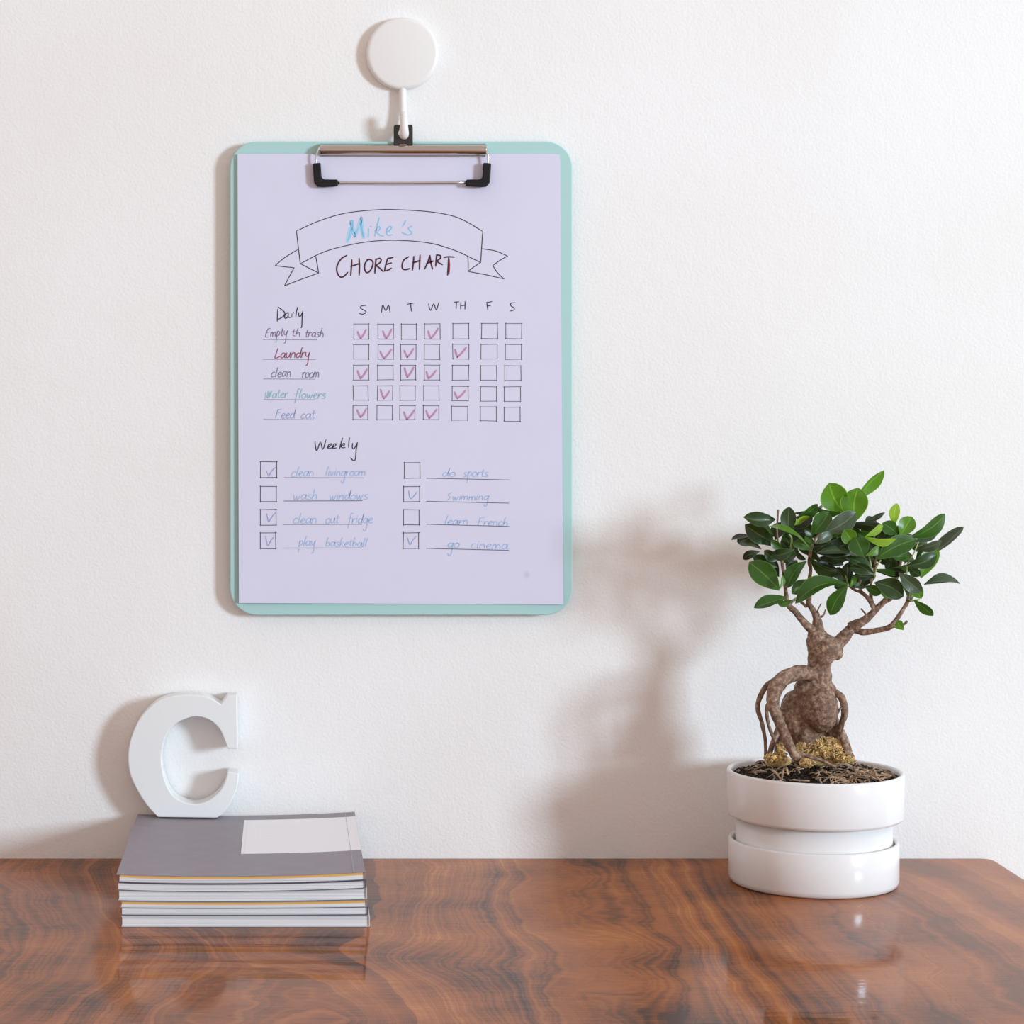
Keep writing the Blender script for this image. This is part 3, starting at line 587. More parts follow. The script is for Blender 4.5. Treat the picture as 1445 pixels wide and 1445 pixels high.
def word(text, x0, x1, y0, y1, xh, m, wd=1.1, slant=.12, name='handwriting'):
    tot = sum(G[c][0] for c in text); sc = (x1-x0)/tot; x = 0; out = []
    for c in text:
        wc, st = G[c]; jy = random.uniform(-.06, .06)
        for s in st:
            out.append([(x0+(x+a)*sc+slant*b*xh, y0+(y1-y0)*(x+a)/tot-((b if b > 0 else b*1.45)+jy)*xh) for a, b in s])
        x += wc
    return out
random.seed(5)
def phrase(words, m, wd, label): ink('handwriting', sum([word(*w_, m) for w_ in words], []), wd, m, 3, label=label)
phrase([('Empty', 374, 405.5, 476.5, 473.5, 6.8), ('th', 411, 424, 474.5, 474.5, 6), ('trash', 430, 457, 476, 475.5, 6.3)], 'purple', 1.05, 'Empty th trash in grey purple ink')
phrase([('Laundry', 387, 437, 505.5, 504, 7.2)], 'red', 1.2, 'Laundry in red ink')
phrase([('clean', 382, 411, 532.5, 531, 7), ('room', 426, 450.5, 532.5, 532.5, 7)], 'bluegrey', 1.15, 'clean room in dark grey ink')
phrase([('Water', 373.5, 406, 562, 561, 6.6), ('flowers', 415, 459.5, 562, 562.5, 6.6)], 'teal', 1.15, 'Water flowers in teal ink')
phrase([('Feed', 388, 416, 590.5, 590, 7), ('cat', 424, 444.5, 590.5, 590, 6.8)], 'steel', 1.0, 'Feed cat in pale blue ink')
phrase([('clean', 410.5, 443, 673, 671.5, 7.2), ('livingroom', 459, 516, 671.5, 671, 6.4)], 'blue', 1.15, 'clean livingroom in light blue ink')
phrase([('wash', 413, 448, 705.5, 704.5, 7), ('windows', 464, 519, 705.5, 705, 7)], 'blue', 1.15, 'wash windows in light blue ink')
phrase([('clean', 413, 447, 739, 738.5, 7.4), ('out', 459, 478, 738.5, 738.5, 7), ('fridge', 490, 526, 738.5, 738, 7)], 'blue', 1.15, 'clean out fridge in light blue ink')
phrase([('play', 421, 445, 770.5, 770, 6.8), ('basketball', 459.5, 518, 770.5, 771.5, 6.2)], 'blue', 1.15, 'play basketball in light blue ink')
phrase([('do', 623.5, 643, 672.5, 672.5, 6.2), ('sports', 653.5, 689, 672.5, 672.5, 6.4)], 'blue', 1.1, 'do sports in light blue ink')
phrase([('Swimming', 629, 690, 706, 705.5, 5.6)], 'blue', 1.1, 'Swimming in light blue ink')
phrase([('learn', 627, 661, 740, 740.5, 6.2), ('French', 673.5, 717, 741.5, 742.5, 6.2)], 'blue', 1.1, 'learn French in light blue ink')
phrase([('go', 631, 648.5, 773, 773, 6.8), ('cinema', 664, 717, 773.5, 775.5, 6.8)], 'blue', 1.15, 'go cinema in light blue ink')

# ---------------------------------------------------------------- round wall hook
HOOK = mat('white_hook_plastic', (.80, .785, .77), .35)
hc = at(568.3, 75, -.007)
hk = thing('wall_hook', (hc.x, 0, hc.z), 'round white adhesive wall hook above the clipboard', 'hook')
prof = [(0, -.0075), (.0225, -.0075), (.0241, -.0072), (.0250, -.0064), (.0254, -.005), (.0254, -.0015), (.0248, -.0004), (0, -.0004)]
mb = MB(); v = []; n = 80; m_ = len(prof)
for k in range(n):
    a = 2*math.pi*k/n
    for r, y in prof: v.append((hc.x+r*math.cos(a), y, hc.z+r*math.sin(a)))
mb.add(v, [(k*m_+j, ((k+1) % n)*m_+j, ((k+1) % n)*m_+j+1, k*m_+j+1) for k in range(n) for j in range(m_-1)])
o = mb.build('disc', HOOK, hk, True, origin=hk.location); bm = bmesh.new(); bm.from_mesh(o.data); bmesh.ops.remove_doubles(bm, verts=bm.verts, dist=1e-6); bmesh.ops.recalc_face_normals(bm, faces=bm.faces); bm.to_mesh(o.data); bm.free()
mb = MB(); mb.tube([at(568, 118, -.0042), at(568.3, 140, -.0046), at(569, 165, -.0056), at(569.8, 182, -.0080), at(570, 190, -.0115), at(570, 188, -.0160), at(570, 177, -.0182), at(569.8, 163, -.0186)],
                   [.0027, .0026, .0026, .0028, .0033, .0035, .0029, .0027], 16)
mb.ball(at(569.8, 162.5, -.0186), .0026); mb.build('hook_arm', HOOK, hk, True, origin=hk.location)

# ---------------------------------------------------------------- pot, saucer, soil
PC = Vector(((1150-400)*pxm(-.08), -.08, 0))
CER = mat('white_glazed_ceramic', (.80, .79, .785), .16, spec=.5, noise_amt=.015, noise_scale=30)
SC = Vector(((1147.5-400)*pxm(-.08), -.08, 0))
sau = MB(); sau.lathe([(0, .004), (.0520, .004), (.0530, .0055), (.0530, .0278), (.0534, .0290), (.0543, .0295), (.0553, .0291), (.0559, .0280), (.0559, .004), (.0548, .0012), (.0530, .0001), (0, .0001)], SC)
o = sau.build('pot_saucer', CER, None, True, origin=SC); bm = bmesh.new(); bm.from_mesh(o.data); bmesh.ops.remove_doubles(bm, verts=bm.verts, dist=1e-6); bmesh.ops.recalc_face_normals(bm, faces=bm.faces); bm.to_mesh(o.data); bm.free()
tag(o, 'deep round white ceramic saucer on the desk under the plant pot', 'saucer')
pot = thing('plant_pot', PC+Vector((0, 0, .0045)), 'white glazed ceramic pot with a wide upper band holding the bonsai', 'pot')
PC2 = PC-Vector((.0009, 0, 0))
def lathe_obj(prof, c, name, m, par):
    mb = MB(); mb.lathe(prof, c); o = mb.build(name, m, par, True, origin=par.location)
    bm = bmesh.new(); bm.from_mesh(o.data); bmesh.ops.remove_doubles(bm, verts=bm.verts, dist=1e-6); bmesh.ops.recalc_face_normals(bm, faces=bm.faces); bm.to_mesh(o.data); bm.free(); return o
lathe_obj([(0, .0045), (.0500, .0045), (.0512, .0060), (.0514, .046), (.0480, .046), (.0480, .008), (0, .008)], PC2, 'lower_body', CER, pot)
lathe_obj([(.0500, .0445), (.0558, .0442), (.0572, .0448), (.0579, .0464), (.0581, .0735), (.0577, .0747), (.0568, .0753), (.0556, .0748), (.0550, .0738), (.0550, .050), (.0500, .050), (.0500, .0445)], PC, 'rim_band', CER, pot)

def soil_h(x, y):
    d = math.hypot(x-PC.x, y-PC.y)/.055
    return .0705+.0065*max(0, 1-d*d*1.1)+.0022*noise.noise(Vector((x*90, y*90, 0)))
SOIL = mat('dark_potting_soil', (.035, .022, .015), .95, noise_amt=.7, noise_scale=400, bump=.8, bump_scale=500)
random.seed(21); mb = MB(); v = []; f = []
nr, na = 22, 64
for j in range(nr+1):
    for k in range(na):
        r = .0549*j/nr; a = 2*math.pi*k/na; x, y = PC.x+r*math.cos(a), PC.y+r*math.sin(a)
        v.append((x, y, soil_h(x, y)+.0009*noise.noise(Vector((x*500, y*500, 1)))))
for j in range(nr):
    for k in range(na): k2 = (k+1) % na; f.append((j*na+k, (j+1)*na+k, (j+1)*na+k2, j*na+k2))
mb.add(v, f)
def lump(mb, c, r):
    pv = [Vector((0, 0, 1)), Vector((0, 0, -1))]+[Vector((math.cos(a), math.sin(a), 0)) for a in (0, 1.57, 3.14, 4.71)]
    s = Vector((random.uniform(.6, 1.4), random.uniform(.6, 1.4), random.uniform(.6, 1.2))); rot = random.uniform(0, 6)
    pv = [Vector(((q.x*s.x*math.cos(rot)-q.y*s.y*math.sin(rot)), (q.x*s.x*math.sin(rot)+q.y*s.y*math.cos(rot)), q.z*s.z))*r*random.uniform(.7, 1.2)+c for q in pv]
    mb.add(pv, [(0,2,3),(0,3,4),(0,4,5),(0,5,2),(1,3,2),(1,4,3),(1,5,4),(1,2,5)])
for _ in range(2600):
    r = .0535*math.sqrt(random.random()); a = random.uniform(0, 6.283); x, y = PC.x+r*math.cos(a), PC.y+r*math.sin(a)
    lump(mb, Vector((x, y, soil_h(x, y)+random.uniform(-.0005, .0012))), random.uniform(.0005, .0018))
tag(mb.build('potting_soil', SOIL, None, False, origin=PC+Vector((0, 0, .069))), 'dark crumbly soil filling the white pot around the bonsai', 'soil', kind='stuff')
BARKC = mat('tan_fibre', (.46, .31, .20), .85, noise_amt=.75, noise_scale=150)
mb = MB(); random.seed(4)
for _ in range(330):
    r = .052*math.sqrt(random.random()); a = random.uniform(0, 6.283)
    if random.random() < .45: a = random.uniform(-1.6, .25)
    x, y = PC.x+r*math.cos(a), PC.y+r*math.sin(a); b = random.uniform(0, 6.283); l = random.uniform(.004, .014); pts = []
    for k in range(4):
        t = k/3; b += random.uniform(-.5, .5); xx = x+l*t*math.cos(b); yy = y+l*t*math.sin(b)
        if math.hypot(xx-PC.x, yy-PC.y) > .0535: break
        pts.append((xx, yy, soil_h(xx, yy)+.0014+.0016*math.sin(t*3.14)*random.random()))
    if len(pts) > 2: rr = random.uniform(.00022, .0007); mb.tube(pts, [rr, rr*.9, rr*.8, rr*.5][:len(pts)], 5, sub=2)
for px_, py_, qx, qy in ((1088,1086,1101,1099),(1107,1084,1103,1100),(1109,1084,1112,1093),(1196,1103,1220,1090),(1222,1090,1243,1102),(1205,1098,1214,1092),(1232,1086,1238,1100)):
    a = at(px_, py_, PC.y-.042+.006*(px_ > 1150)); b = at(qx, qy, PC.y-.048)
    mb.tube([a, (a+b)/2+Vector((0, 0, .001)), b], [.0006, .0008, .0005], 6)
tag(mb.build('bark_fibres', BARKC, None, True, origin=PC+Vector((0, 0, .07))), 'tan bark shreds and root fibres scattered over the dark soil', 'bark', kind='stuff')
MOSS = mat('yellow_moss', (.80, .56, .24), .95, noise_amt=.75, noise_scale=260); mb = MB(); random.seed(9)
def moss_patch(cx_, cy_, rx, ry, y, n):
    for _ in range(n):
        a = random.uniform(0, 6.283); r = math.sqrt(random.random()); dyy = random.uniform(-1, .3)
        p = at(cx_+rx*r*math.cos(a), cy_+ry*r*math.sin(a), y+dyy*.008*(1-r)); lump(mb, p, random.uniform(.0004, .0010))
moss_patch(1160, 1056, 37, 16, PC.y-.012, 2100); moss_patch(1176, 1064, 26, 11, PC.y-.015, 600); moss_patch(1095, 1070, 17, 8, PC.y-.02, 350); moss_patch(1139, 1077, 11, 6, PC.y-.034, 200); moss_patch(1105, 1056, 8, 12, PC.y-.012, 160); moss_patch(1195, 1072, 14, 5, PC.y-.02, 180)
core = MB(); 
mb.ball(at(1160, 1064, PC.y-.006), (.019, .010, .0085)); mb.ball(at(1098, 1074, PC.y-.014), (.009, .006, .004))
tag(mb.build('moss', MOSS, None, False, origin=PC+Vector((0, 0, .075))), 'yellowish dry moss mounded at the foot of the bonsai trunk', 'moss', kind='stuff')

# ---------------------------------------------------------------- bonsai
def bark():
    m = bpy.data.materials.new('grey_brown_bark'); m.use_nodes = True; nt = m.node_tree; N = nt.nodes.new; L = nt.links.new; b = nt.nodes['Principled BSDF']
    tc = N('ShaderNodeTexCoord'); n = N('ShaderNodeTexNoise'); n.inputs['Scale'].default_value = 330; n.inputs['Detail'].default_value = 8; n.inputs['Roughness'].default_value = .7
    v_ = N('ShaderNodeTexVoronoi'); v_.inputs['Scale'].default_value = 420
    n3 = N('ShaderNodeTexNoise'); n3.inputs['Scale'].default_value = 38; n3.inputs['Detail'].default_value = 4
    for q_ in (n, v_, n3): L(tc.outputs['Object'], q_.inputs['Vector'])
    cr = N('ShaderNodeValToRGB'); L(n.outputs['Fac'], cr.inputs[0]); e = cr.color_ramp.elements
    e[0].position = .32; e[0].color = (.09, .055, .04, 1); e[1].position = .72; e[1].color = (.66, .51, .39, 1); k_ = e.new(.5); k_.color = (.25, .16, .11, 1)
    c2 = N('ShaderNodeValToRGB'); L(n3.outputs['Fac'], c2.inputs[0]); c2.color_ramp.elements[0].position = .35; c2.color_ramp.elements[0].color = (.62, .52, .48, 1); c2.color_ramp.elements[1].position = .65; c2.color_ramp.elements[1].color = (1.1, 1.05, 1.0, 1)
    mx = N('ShaderNodeMix'); mx.data_type = 'RGBA'; mx.blend_type = 'MULTIPLY'; mx.inputs['Factor'].default_value = 1; L(cr.outputs[0], mx.inputs['A']); L(c2.outputs[0], mx.inputs['B']); L(mx.outputs['Result'], b.inputs['Base Color'])
    b.inputs['Roughness'].default_value = .7
    ad = N('ShaderNodeMath'); ad.operation = 'MULTIPLY_ADD'; L(v_.outputs['Distance'], ad.inputs[0]); ad.inputs[1].default_value = .5; L(n.outputs['Fac'], ad.inputs[2])
    bp = N('ShaderNodeBump'); bp.inputs['Strength'].default_value = .7; bp.inputs['Distance'].default_value = .0012; L(ad.outputs[0], bp.inputs['Height']); L(bp.outputs['Normal'], b.inputs['Normal'])
    return m
BARK = bark(); TY = PC.y-.004
tree = thing('bonsai_tree', (at(1155, 1060, TY).x, TY, .071), 'small bonsai tree with bulbous trunk and glossy green leaves growing in the white pot', 'plant')
TO = tree.location
def tp(px, py, dy=0): return at(px, py, TY+dy)
S_ = pxm(TY)
def path(l): return [tp(a, b, (c[0] if c else 0)) for a, b, *c in l]
mb = MB()
mb.ball(tp(1156, 1001, -.006), (26.5*S_, .0150, 33*S_), 28, 20); mb.ball(tp(1122, 1010, .003), (22*S_, .012, 36*S_), 24, 18); mb.ball(tp(1172, 1030, .002), (16*S_, .010, 24*S_), 20, 14)
mb.ball(tp(1137, 975, .001), (17*S_, .009, 20*S_), 20, 14); mb.ball(tp(1165, 978, -.001), (17*S_, .009, 16*S_), 20, 14)
mb.tube(path([(1140,1060),(1140,1020),(1147,985),(1154,962),(1156,940),(1158,918),(1154,900),(1150,888)]), [22*S_, 22*S_, 22*S_, 20*S_, 16*S_, 18*S_, 15*S_, 10*S_], 24)
mb.ball(tp(1169, 915, -.003), (18*S_, .0085, 19*S_), 20, 14); mb.ball(tp(1181, 919, -.002), (9*S_, .005, 13*S_), 16, 10); mb.ball(tp(1163, 930, -.005), (12*S_, .005, 12*S_), 16, 10); mb.ball(tp(1160, 955, -.003), (14*S_, .007, 13*S_), 16, 10); mb.ball(tp(1148, 908, 0), (10*S_, .005, 14*S_), 16, 10)
mb.tube(path([(1168,918),(1183,907),(1196,893),(1206,882)]), [11*S_, 9.5*S_, 8*S_, 8*S_], 16)
mb.tube(path([(1165,1010),(1185,1035),(1196,1060),(1202,1076)]), [11*S_, 8*S_, 7*S_, 6*S_], 12); mb.tube(path([(1115,1020),(1104,1045),(1098,1070)]), [9*S_, 8*S_, 7*S_], 12)
trunk = mb.build('trunk', BARK, tree, True, origin=TO)
rm = trunk.modifiers.new('union', 'REMESH'); rm.mode = 'VOXEL'; rm.voxel_size = .00075; rm.use_smooth_shade = True
sm = trunk.modifiers.new('soft', 'SMOOTH'); sm.factor = .6; sm.iterations = 7
tx = bpy.data.textures.new('bark_lumps', 'CLOUDS'); tx.noise_scale = .0035; tx.noise_depth = 3
dm = trunk.modifiers.new('lumps', 'DISPLACE'); dm.texture = tx; dm.strength = .0017; dm.mid_level = .5; dm.texture_coords = 'LOCAL'
def limb(name, l, rad, n=12, wob=.16, par=tree):
    mb = MB(); mb.tube(path(l), [r*S_ for r in rad], n, wob=wob, sub=6); return mb.build(name, BARK, par, True, origin=TO)
limb('aerial_root', [(1150,952,-.004),(1132,949,-.008),(1118,952,-.011),(1103,960,-.014),(1093,976,-.017),(1091,995,-.019),(1099,1017,-.021),(1109,1040,-.023),(1118,1060,-.025),(1127,1072,-.028)], [9,11,10.5,11,10.5,8.5,7.5,7,6.5,6], 18, .12)
limb('aerial_root', [(1117,1060,-.025),(1136,1066,-.027),(1160,1073,-.029),(1180,1084,-.031)], [4,3.2,2.6,1.5])
limb('aerial_root', [(1100,958,-.006),(1092,961,-.006),(1079,971,-.007),(1069,996,-.008),(1075,1020,-.009),(1080,1045,-.010),(1080,1070,-.010)], [4.5,4.5,4,3.4,3,2.4,2])
limb('aerial_root', [(1092,985,-.004),(1082,998,-.004),(1085,1024,-.004),(1095,1050,-.005),(1102,1068,-.006)], [3,2.6,2.6,2.6,2.4])
limb('aerial_root', [(1105,1010,-.002),(1098,1030,-.003),(1090,1050,-.004),(1084,1072,-.005)], [5,4.5,4,3.5])
limb('aerial_root', [(1170,972,-.004),(1180,977,-.007),(1189,987,-.009),(1192,1007,-.010),(1186,1028,-.010),(1190,1045,-.010),(1197,1066,-.011)], [4,4.5,5.5,5,4,4.5,5])
limb('aerial_root', [(1187,998,-.012),(1175,1018,-.014),(1165,1034,-.014)], [1.6,1.5,1.2]); limb('aerial_root', [(1192,1005,-.013),(1190,1025,-.014),(1184,1044,-.014)], [1.3,1.2,1])
b1 = limb('branch', [(1154,894,-.001),(1145,888,-.001),(1133,876,-.002),(1122,863,-.003),(1112,853,-.004),(1109,836,-.005),(1107,818,-.006),(1104,796,-.006),(1100,770,-.006)], [7,6.5,5.2,4.6,4,2.8,2.5,2.2,1.6])
limb('twig', [(1112,854,-.004),(1124,845,-.004),(1131,850,-.003),(1138,856,-.001)], [2,2.2,2,2.2], par=b1)
limb('twig', [(1099,775,-.004),(1096,745,-.004),(1097,736,-.004),(1098,719,-.004)], [1.2,1.2,1.3,1.5], par=b1)
b2 = limb('branch', [(1156,896,.001),(1154,882,.001),(1152,872,0),(1149,864,-.001),(1141,851,-.002),(1142.5,842,-.002),(1141,824,-.003),(1144,804,-.003),(1142,790,-.003),(1148,765,-.003),(1160,750,-.004)], [9,7.5,5.5,4.4,3.6,2.8,2.6,2.6,2.4,1.8,1.2])
for l in ([(1153,875,0),(1156,868,-.002),(1154,862,-.003),(1159,851,-.004)], [(1155,872,0),(1162,868,0),(1165,860,0)]) : limb('twig', l, [2,1.3,1.0,.8][:len(l)], par=b2)
b3 = limb('branch', [(1200,886,0),(1210,881,-.002),(1222,874,-.003),(1234,862,-.004),(1245,851,-.005),(1256,838,-.006),(1264,820,-.006),(1272,790,-.005),(1276,765,-.005)], [8,7,5.6,4.6,4,3.4,2.4,1.9,1.4])
for l, r in (([(1235,861,-.004),(1227,847,-.003),(1216,836,-.003),(1207,833,-.004),(1198,827,-.006)], [4,3.4,2.6,2,1.6]), ([(1231,853,-.003),(1229,842,-.001),(1229,825,0),(1233,805,0),(1238,780,0)], [3,2.6,2,1.6,1.2]), ([(1246,851,-.005),(1257,846,-.007),(1262,838,-.009)], [2.2,2,1.6]),
    ([(1222,872,-.004),(1221,866,-.006),(1215,859,-.007)], [1.6,1.3,1.1]), ([(1239,857,-.005),(1241,850,-.007)], [2,1.2]), ([(1216,836,-.003),(1213,826,-.003),(1216,812,-.002)], [2,2,1.6])): limb('twig', l, r, par=b3)
b4 = limb('branch', [(1206,888,-.001),(1218,892,-.004),(1234,890,-.007),(1250,887,-.009),(1259,882,-.010),(1268,870,-.011),(1275,859,-.011),(1281,848,-.011),(1283,832,-.011),(1287,808,-.009)], [5,4.6,4,4,4,3.2,2.9,2.8,2,1.4])
limb('twig', [(1258,884,-.010),(1268,884,-.013),(1277,880,-.014),(1280,876,-.014)], [2,1.6,1.8,1.6], par=b4); limb('twig', [(1284,848,-.011),(1290,840,-.012)], [1.6,1.1], par=b4)
STEM = mat('green_stem', (.30, .42, .12), .5)
def stem(par, l, r):
    mb = MB(); mb.tube(path(l), [q_*S_ for q_ in r], 8); mb.build('green_stem', STEM, par, True, origin=TO)
for par, l in ((b2, [(1116,775,-.012),(1117,760,-.014),(1112,752,-.014)]), (b3, [(1233,815,-.016),(1237,800,-.02),(1243,790,-.021)]), (b3, [(1232,812,-.016),(1229,798,-.018),(1226,782,-.02)]), (b4, [(1279,812,-.018),(1281,795,-.02),(1290,780,-.022),(1296,765,-.02)]), (b3, [(1197,828,-.012),(1193,812,-.013),(1184,800,-.013)]), (b4, [(1283,848,-.013),(1292,847,-.014),(1298,846,-.015)])):
    stem(par, l, [1.5, 1.3, 1.0, .8][:len(l)])

# leaves
def leaf_mat(name, col, tr, gl=.32):
    m = bpy.data.materials.new(name); m.use_nodes = True; nt = m.node_tree; N = nt.nodes.new; L = nt.links.new; b = nt.nodes['Principled BSDF']
    uv = N('ShaderNodeUVMap'); sp = N('ShaderNodeSeparateXYZ'); L(uv.outputs[0], sp.inputs[0])
    d = N('ShaderNodeMath'); d.operation = 'SUBTRACT'; L(sp.outputs['X'], d.inputs[0]); d.inputs[1].default_value = .5
    a = N('ShaderNodeMath'); a.operation = 'ABSOLUTE'; L(d.outputs[0], a.inputs[0])
    rib = N('ShaderNodeValToRGB'); L(a.outputs[0], rib.inputs[0]); e = rib.color_ramp.elements
    e[0].position = .0; e[0].color = (.6, .6, .6, 1); e[1].position = .5; e[1].color = (.8, .8, .8, 1)
    for p, c_ in ((.014, .55), (.034, .03), (.462, .0), (.484, .55)): q_ = e.new(p); q_.color = (c_, c_, c_, 1)
    wv = N('ShaderNodeMath'); wv.operation = 'MULTIPLY_ADD'; L(a.outputs[0], wv.inputs[0]); wv.inputs[1].default_value = -.7; L(sp.outputs['Y'], wv.inputs[2])
    ve = N('ShaderNodeMath'); ve.operation = 'MULTIPLY'; L(wv.outputs[0], ve.inputs[0]); ve.inputs[1].default_value = 75
    si = N('ShaderNodeMath'); si.operation = 'SINE'; L(ve.outputs[0], si.inputs[0])
    tc = N('ShaderNodeTexCoord'); n = N('ShaderNodeTexNoise'); n.inputs['Scale'].default_value = 90; n.inputs['Detail'].default_value = 3; L(tc.outputs['Object'], n.inputs['Vector'])
    mr = N('ShaderNodeMapRange'); mr.inputs['To Min'].default_value = .72; mr.inputs['To Max'].default_value = 1.25; L(n.outputs['Fac'], mr.inputs['Value'])
    base = N('ShaderNodeMix'); base.data_type = 'RGBA'; base.blend_type = 'MULTIPLY'; base.inputs['Factor'].default_value = 1; base.inputs['A'].default_value = (*col, 1); L(mr.outputs[0], base.inputs['B'])
    mx = N('ShaderNodeMix'); mx.data_type = 'RGBA'; L(rib.outputs[0], mx.inputs['Factor']); L(base.outputs['Result'], mx.inputs['A'])
    mx.inputs['B'].default_value = (min(1, col[0]*2.0+.10), min(1, col[1]*1.5+.14), col[2]*1.5+.05, 1)
    L(mx.outputs['Result'], b.inputs['Base Color']); b.inputs['Roughness'].default_value = gl; b.inputs['Specular IOR Level'].default_value = .45
    bp = N('ShaderNodeBump'); bp.inputs['Strength'].default_value = .05; bp.inputs['Distance'].default_value = .0003; L(si.outputs[0], bp.inputs['Height']); L(bp.outputs['Normal'], b.inputs['Normal'])
    t_ = N('ShaderNodeBsdfTranslucent'); hs = N('ShaderNodeMix'); hs.data_type = 'RGBA'; hs.blend_type = 'MULTIPLY'; hs.inputs['Factor'].default_value = 1; L(mx.outputs['Result'], hs.inputs['A']); hs.inputs['B'].default_value = (2.2, 2.4, .9, 1); L(hs.outputs['Result'], t_.inputs['Color'])
    ms = N('ShaderNodeMixShader'); ms.inputs[0].default_value = tr; L(b.outputs[0], ms.inputs[1]); L(t_.outputs[0], ms.inputs[2]); L(ms.outputs[0], nt.nodes['Material Output'].inputs[0])
    return m
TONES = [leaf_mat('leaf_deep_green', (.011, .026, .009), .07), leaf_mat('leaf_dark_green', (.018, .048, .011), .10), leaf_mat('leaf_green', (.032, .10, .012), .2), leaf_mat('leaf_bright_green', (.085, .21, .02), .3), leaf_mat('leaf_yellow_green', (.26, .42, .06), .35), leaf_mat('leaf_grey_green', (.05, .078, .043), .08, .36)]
def leaf(b, t, app, dy, tone, sgn=1, curl=.12, fold=.18, par=tree, tipdy=None):
    """b, t: base and tip pixels; app: apparent width px; dy: offset from the trunk plane (negative = towards the room)"""
    B = tp(b[0], b[1], dy); td = random.uniform(-.006, .006) if tipdy is None else tipdy
    T = tp(t[0], t[1], dy+td); ax = T-B; ln = ax.length; ax.normalize()
    real = max(app*S_, min(.46*ln, .0125)); ang = math.acos(min(1, app*S_/real))*sgn
    view = Vector((B.x, CAM_D+B.y, B.z-CAM_H)).normalized(); Nn = (-view)-ax*(-view).dot(ax); Nn.normalize(); Wd = ax.cross(Nn)
    Nr = Nn*math.cos(ang)+Wd*math.sin(ang); Wr = ax.cross(Nr)
    nl, nw = 12, 8; v = []; uvs = []
    bend = random.uniform(-.10, .10); fold = random.uniform(.05, .55); twist = random.uniform(-.5, .5)
    for i in range(nl+1):
        s = i/nl; wv = max(0, math.sin(math.pi*s**1.28))**.66 * real/2 if 0 < s < 1 else 0
        wv = max(wv, .0003*(1-s)+.00005)
        cen = B+ax*ln*s+Nr*(curl*ln*math.sin(math.pi*s)*1.0)+Wd*(bend*ln*math.sin(math.pi*s))
        for j in range(nw+1):
            u_ = j/nw*2-1; tw = twist*(s-.5); p = cen+(Wr*math.cos(tw)+Nr*math.sin(tw))*(wv*u_)+Nr*(fold*wv*(abs(u_)**1.3)+.05*wv*math.sin(s*9+u_*2))
            v.append(p); uvs.append((j/nw, s))
    f = [(i*(nw+1)+j, i*(nw+1)+j+1, (i+1)*(nw+1)+j+1, (i+1)*(nw+1)+j) for i in range(nl) for j in range(nw)]
    for q_ in v: q_.y = min(q_.y, -.003)
    o = mesh_obj('leaf', v, f, TONES[tone], par, True, origin=B)
    ul = o.data.uv_layers.new(name='UVMap')
    for lp in o.data.loops: ul.data[lp.index].uv = uvs[lp.vertex_index]
    return o
random.seed(31)
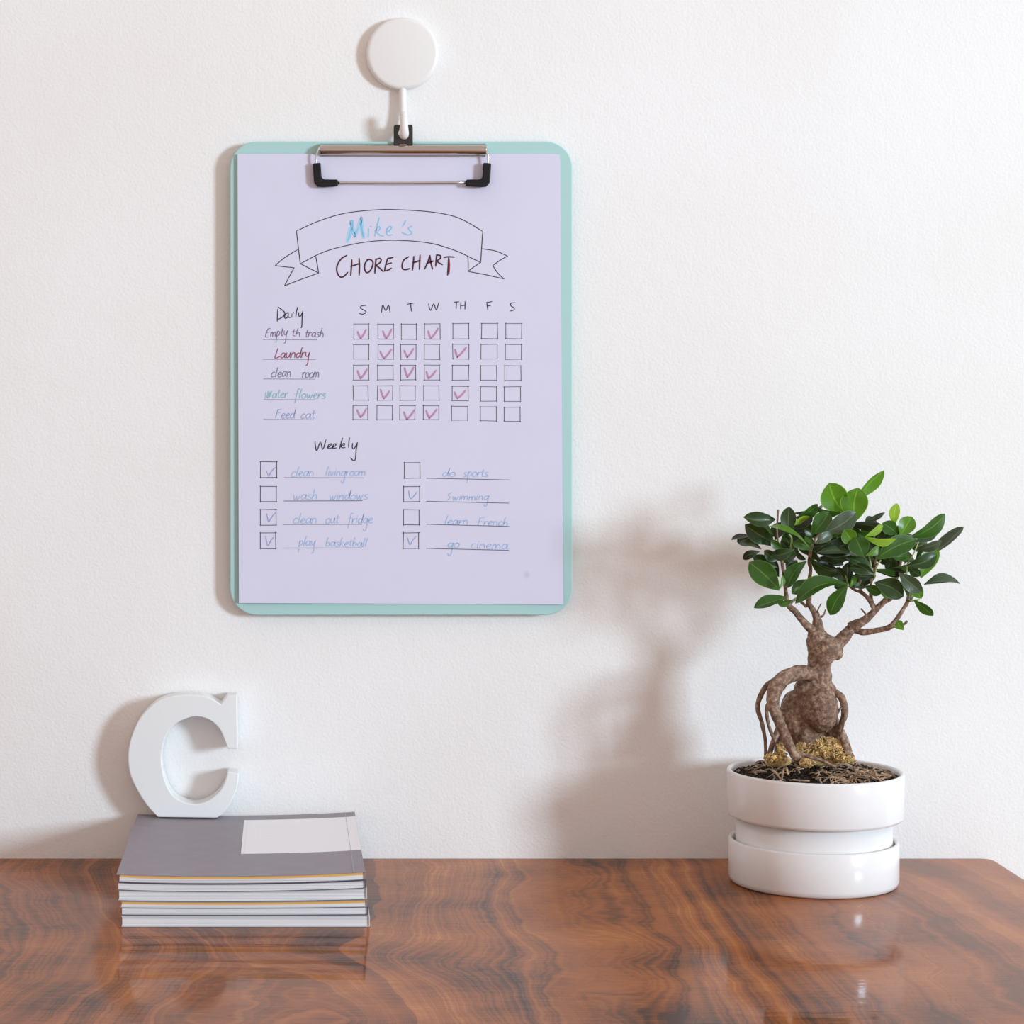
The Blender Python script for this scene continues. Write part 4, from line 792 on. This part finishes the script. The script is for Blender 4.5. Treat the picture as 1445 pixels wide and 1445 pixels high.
LV = [ # base, tip, apparent width, depth, tone, roll sign, curl
 ((1191,722),(1170,681),39,-.012,3,1,.06), ((1207,736),(1211,688),38,-.016,3,-1,.05), ((1208,705),(1248,663),17,-.006,3,1,-.10), ((1112,754),(1113.4,715),22,-.018,1,1,.05),
 ((1094,733),(1049,730),21,-.012,1,1,.10), ((1093,766),(1051,740),26,-.008,1,-1,.08), ((1064,757),(1032,762),7,-.006,0,1,.10), ((1074,775),(1042,767),11,-.010,5,1,.10), ((1072,778),(1048,789),12,-.014,0,-1,.18),
 ((1100,833),(1057,793),33,-.018,2,1,.05), ((1111,843),(1063.5,858),17,-.020,2,1,.12), ((1119,847),(1097,851),9,-.016,2,-1,.05), ((1196,824),(1122,852),22,-.022,2,1,.16), ((1195.6,827),(1171,868),23,-.020,2,-1,.05), ((1197,823),(1177,829),13,-.016,1,1,.05),
 ((1138,792),(1111,830),20,-.006,2,1,.06), ((1139,818),(1117,838),19,-.010,2,1,.06), ((1121,776),(1088,784),17,-.022,1,1,.18), ((1122,776),(1137,790),8,-.022,0,1,.05), ((1146,776),(1118,766),15,-.018,2,-1,.05),
 ((1146,754),(1170,722),27,-.016,2,1,.05), ((1163,752),(1208,723),27,-.022,5,-1,.06), ((1121,724),(1167,708),9,-.004,1,1,.12), ((1121,731),(1154,711),14,-.006,2,1,.08), ((1189,722),(1151,715),11,-.010,2,-1,.08), ((1120,741),(1143,729),9,-.012,4,1,.04), ((1120,748),(1147,731),17,-.010,0,1,.05),
 ((1141,771),(1085,743),7,-.024,3,1,.08), ((1150,767),(1175,753),14,-.026,5,1,.12), ((1149,768),(1136,756),9,-.024,2,1,.04), ((1150,780),(1205,762),26,-.020,0,1,.05), ((1153,781),(1211,785),13,-.024,5,-1,.06),
 ((1142,786),(1190,807),17,-.018,1,1,.06), ((1148,793),(1182,803),12,-.008,0,1,.04), ((1207,768),(1191,747),22,-.024,3,1,.05), ((1219,786),(1207,758),30,-.030,2,1,.04), ((1222,784),(1241,771),10,-.030,3,1,.04), ((1221,757),(1246,741),10,-.026,4,1,.10), ((1221,758),(1265,760),11,-.028,4,1,.10),
 ((1196,738),(1247,743),15,-.012,0,1,.08), ((1266,754),(1245,738),21,-.016,2,1,.05), ((1270,757),(1287,729),24,-.018,3,-1,.05), ((1262,741),(1266,710),15,-.012,4,1,.05), ((1222,735),(1249,723),8,-.004,5,1,.06),
 ((1281,759),(1334,725),20,-.010,2,1,.07), ((1288,764),(1327,745),10,-.004,5,1,.06), ((1308,786),(1360,743),15,-.002,5,-1,.04), ((1291,775),(1329,763),13,-.016,5,1,.10), ((1280,798),(1322,782),21,-.022,1,1,.12), ((1299,816),(1322,770),24,-.010,3,1,.05),
 ((1236,789),(1293,761),28,-.024,2,1,.06), ((1288,786),(1260,787),13,-.020,2,1,.05), ((1235,803),(1281,799),11,-.016,2,1,.06), ((1236,806),(1277,807),13,-.010,0,1,.05), ((1234,822),(1275,842),29,-.022,1,1,.06), ((1268,808),(1300,836),21,-.028,5,1,.12), ((1287,814),(1300,845),19,-.020,3,1,.08),
 ((1304,825),(1355,824),14,-.006,5,-1,.16), ((1290,847),(1317,869),14,-.016,2,1,.05), ((1275,889),(1266,876),13,-.018,3,1,.02), ((1281,845),(1271,813),7,-.020,2,1,.03), ((1284,845),(1286,812),9,-.018,2,1,.03), ((1220,827),(1243,838),15,-.014,2,1,.05), ((1240,831),(1263,839),11,-.012,3,1,.04),
 ((1233,809),(1192,787),15,-.024,1,1,.06), ((1234,810),(1199,801),17,-.026,1,-1,.05), ((1236,813),(1205,812),12,-.016,0,1,.05), ((1197,825),(1181,800),15,-.012,1,1,.04), ((1197,824),(1196,794),16,-.008,0,1,.04), ((1196,825),(1168,806),12,-.004,0,1,.04), ((1283,799),(1299,813),14,-.010,1,1,.04), ((1223,829),(1204,823),8,-.014,5,1,.04),
 ((1096,800),(1062,785),17,-.010,1,1,.05), ((1101,790),(1078,777),15,-.014,1,1,.05), ((1099,814),(1084,786),15,-.008,0,1,.04), ((1099,832),(1104,812),6,-.024,3,1,.05), ((1092,735),(1075,727),9,-.004,1,1,.05), ((1107,818),(1124,790),16,-.002,1,1,.04), ((1122,846),(1130,833),7,-.018,3,1,.05), ((1200,828),(1208,812),7,-.016,3,1,.05),
 ((1112,772),(1128,757),12,-.006,0,1,.04), ((1105,776),(1088,762),12,-.016,2,1,.04)]
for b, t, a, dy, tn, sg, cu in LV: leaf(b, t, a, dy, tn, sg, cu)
# leaves seen between and behind the front ones
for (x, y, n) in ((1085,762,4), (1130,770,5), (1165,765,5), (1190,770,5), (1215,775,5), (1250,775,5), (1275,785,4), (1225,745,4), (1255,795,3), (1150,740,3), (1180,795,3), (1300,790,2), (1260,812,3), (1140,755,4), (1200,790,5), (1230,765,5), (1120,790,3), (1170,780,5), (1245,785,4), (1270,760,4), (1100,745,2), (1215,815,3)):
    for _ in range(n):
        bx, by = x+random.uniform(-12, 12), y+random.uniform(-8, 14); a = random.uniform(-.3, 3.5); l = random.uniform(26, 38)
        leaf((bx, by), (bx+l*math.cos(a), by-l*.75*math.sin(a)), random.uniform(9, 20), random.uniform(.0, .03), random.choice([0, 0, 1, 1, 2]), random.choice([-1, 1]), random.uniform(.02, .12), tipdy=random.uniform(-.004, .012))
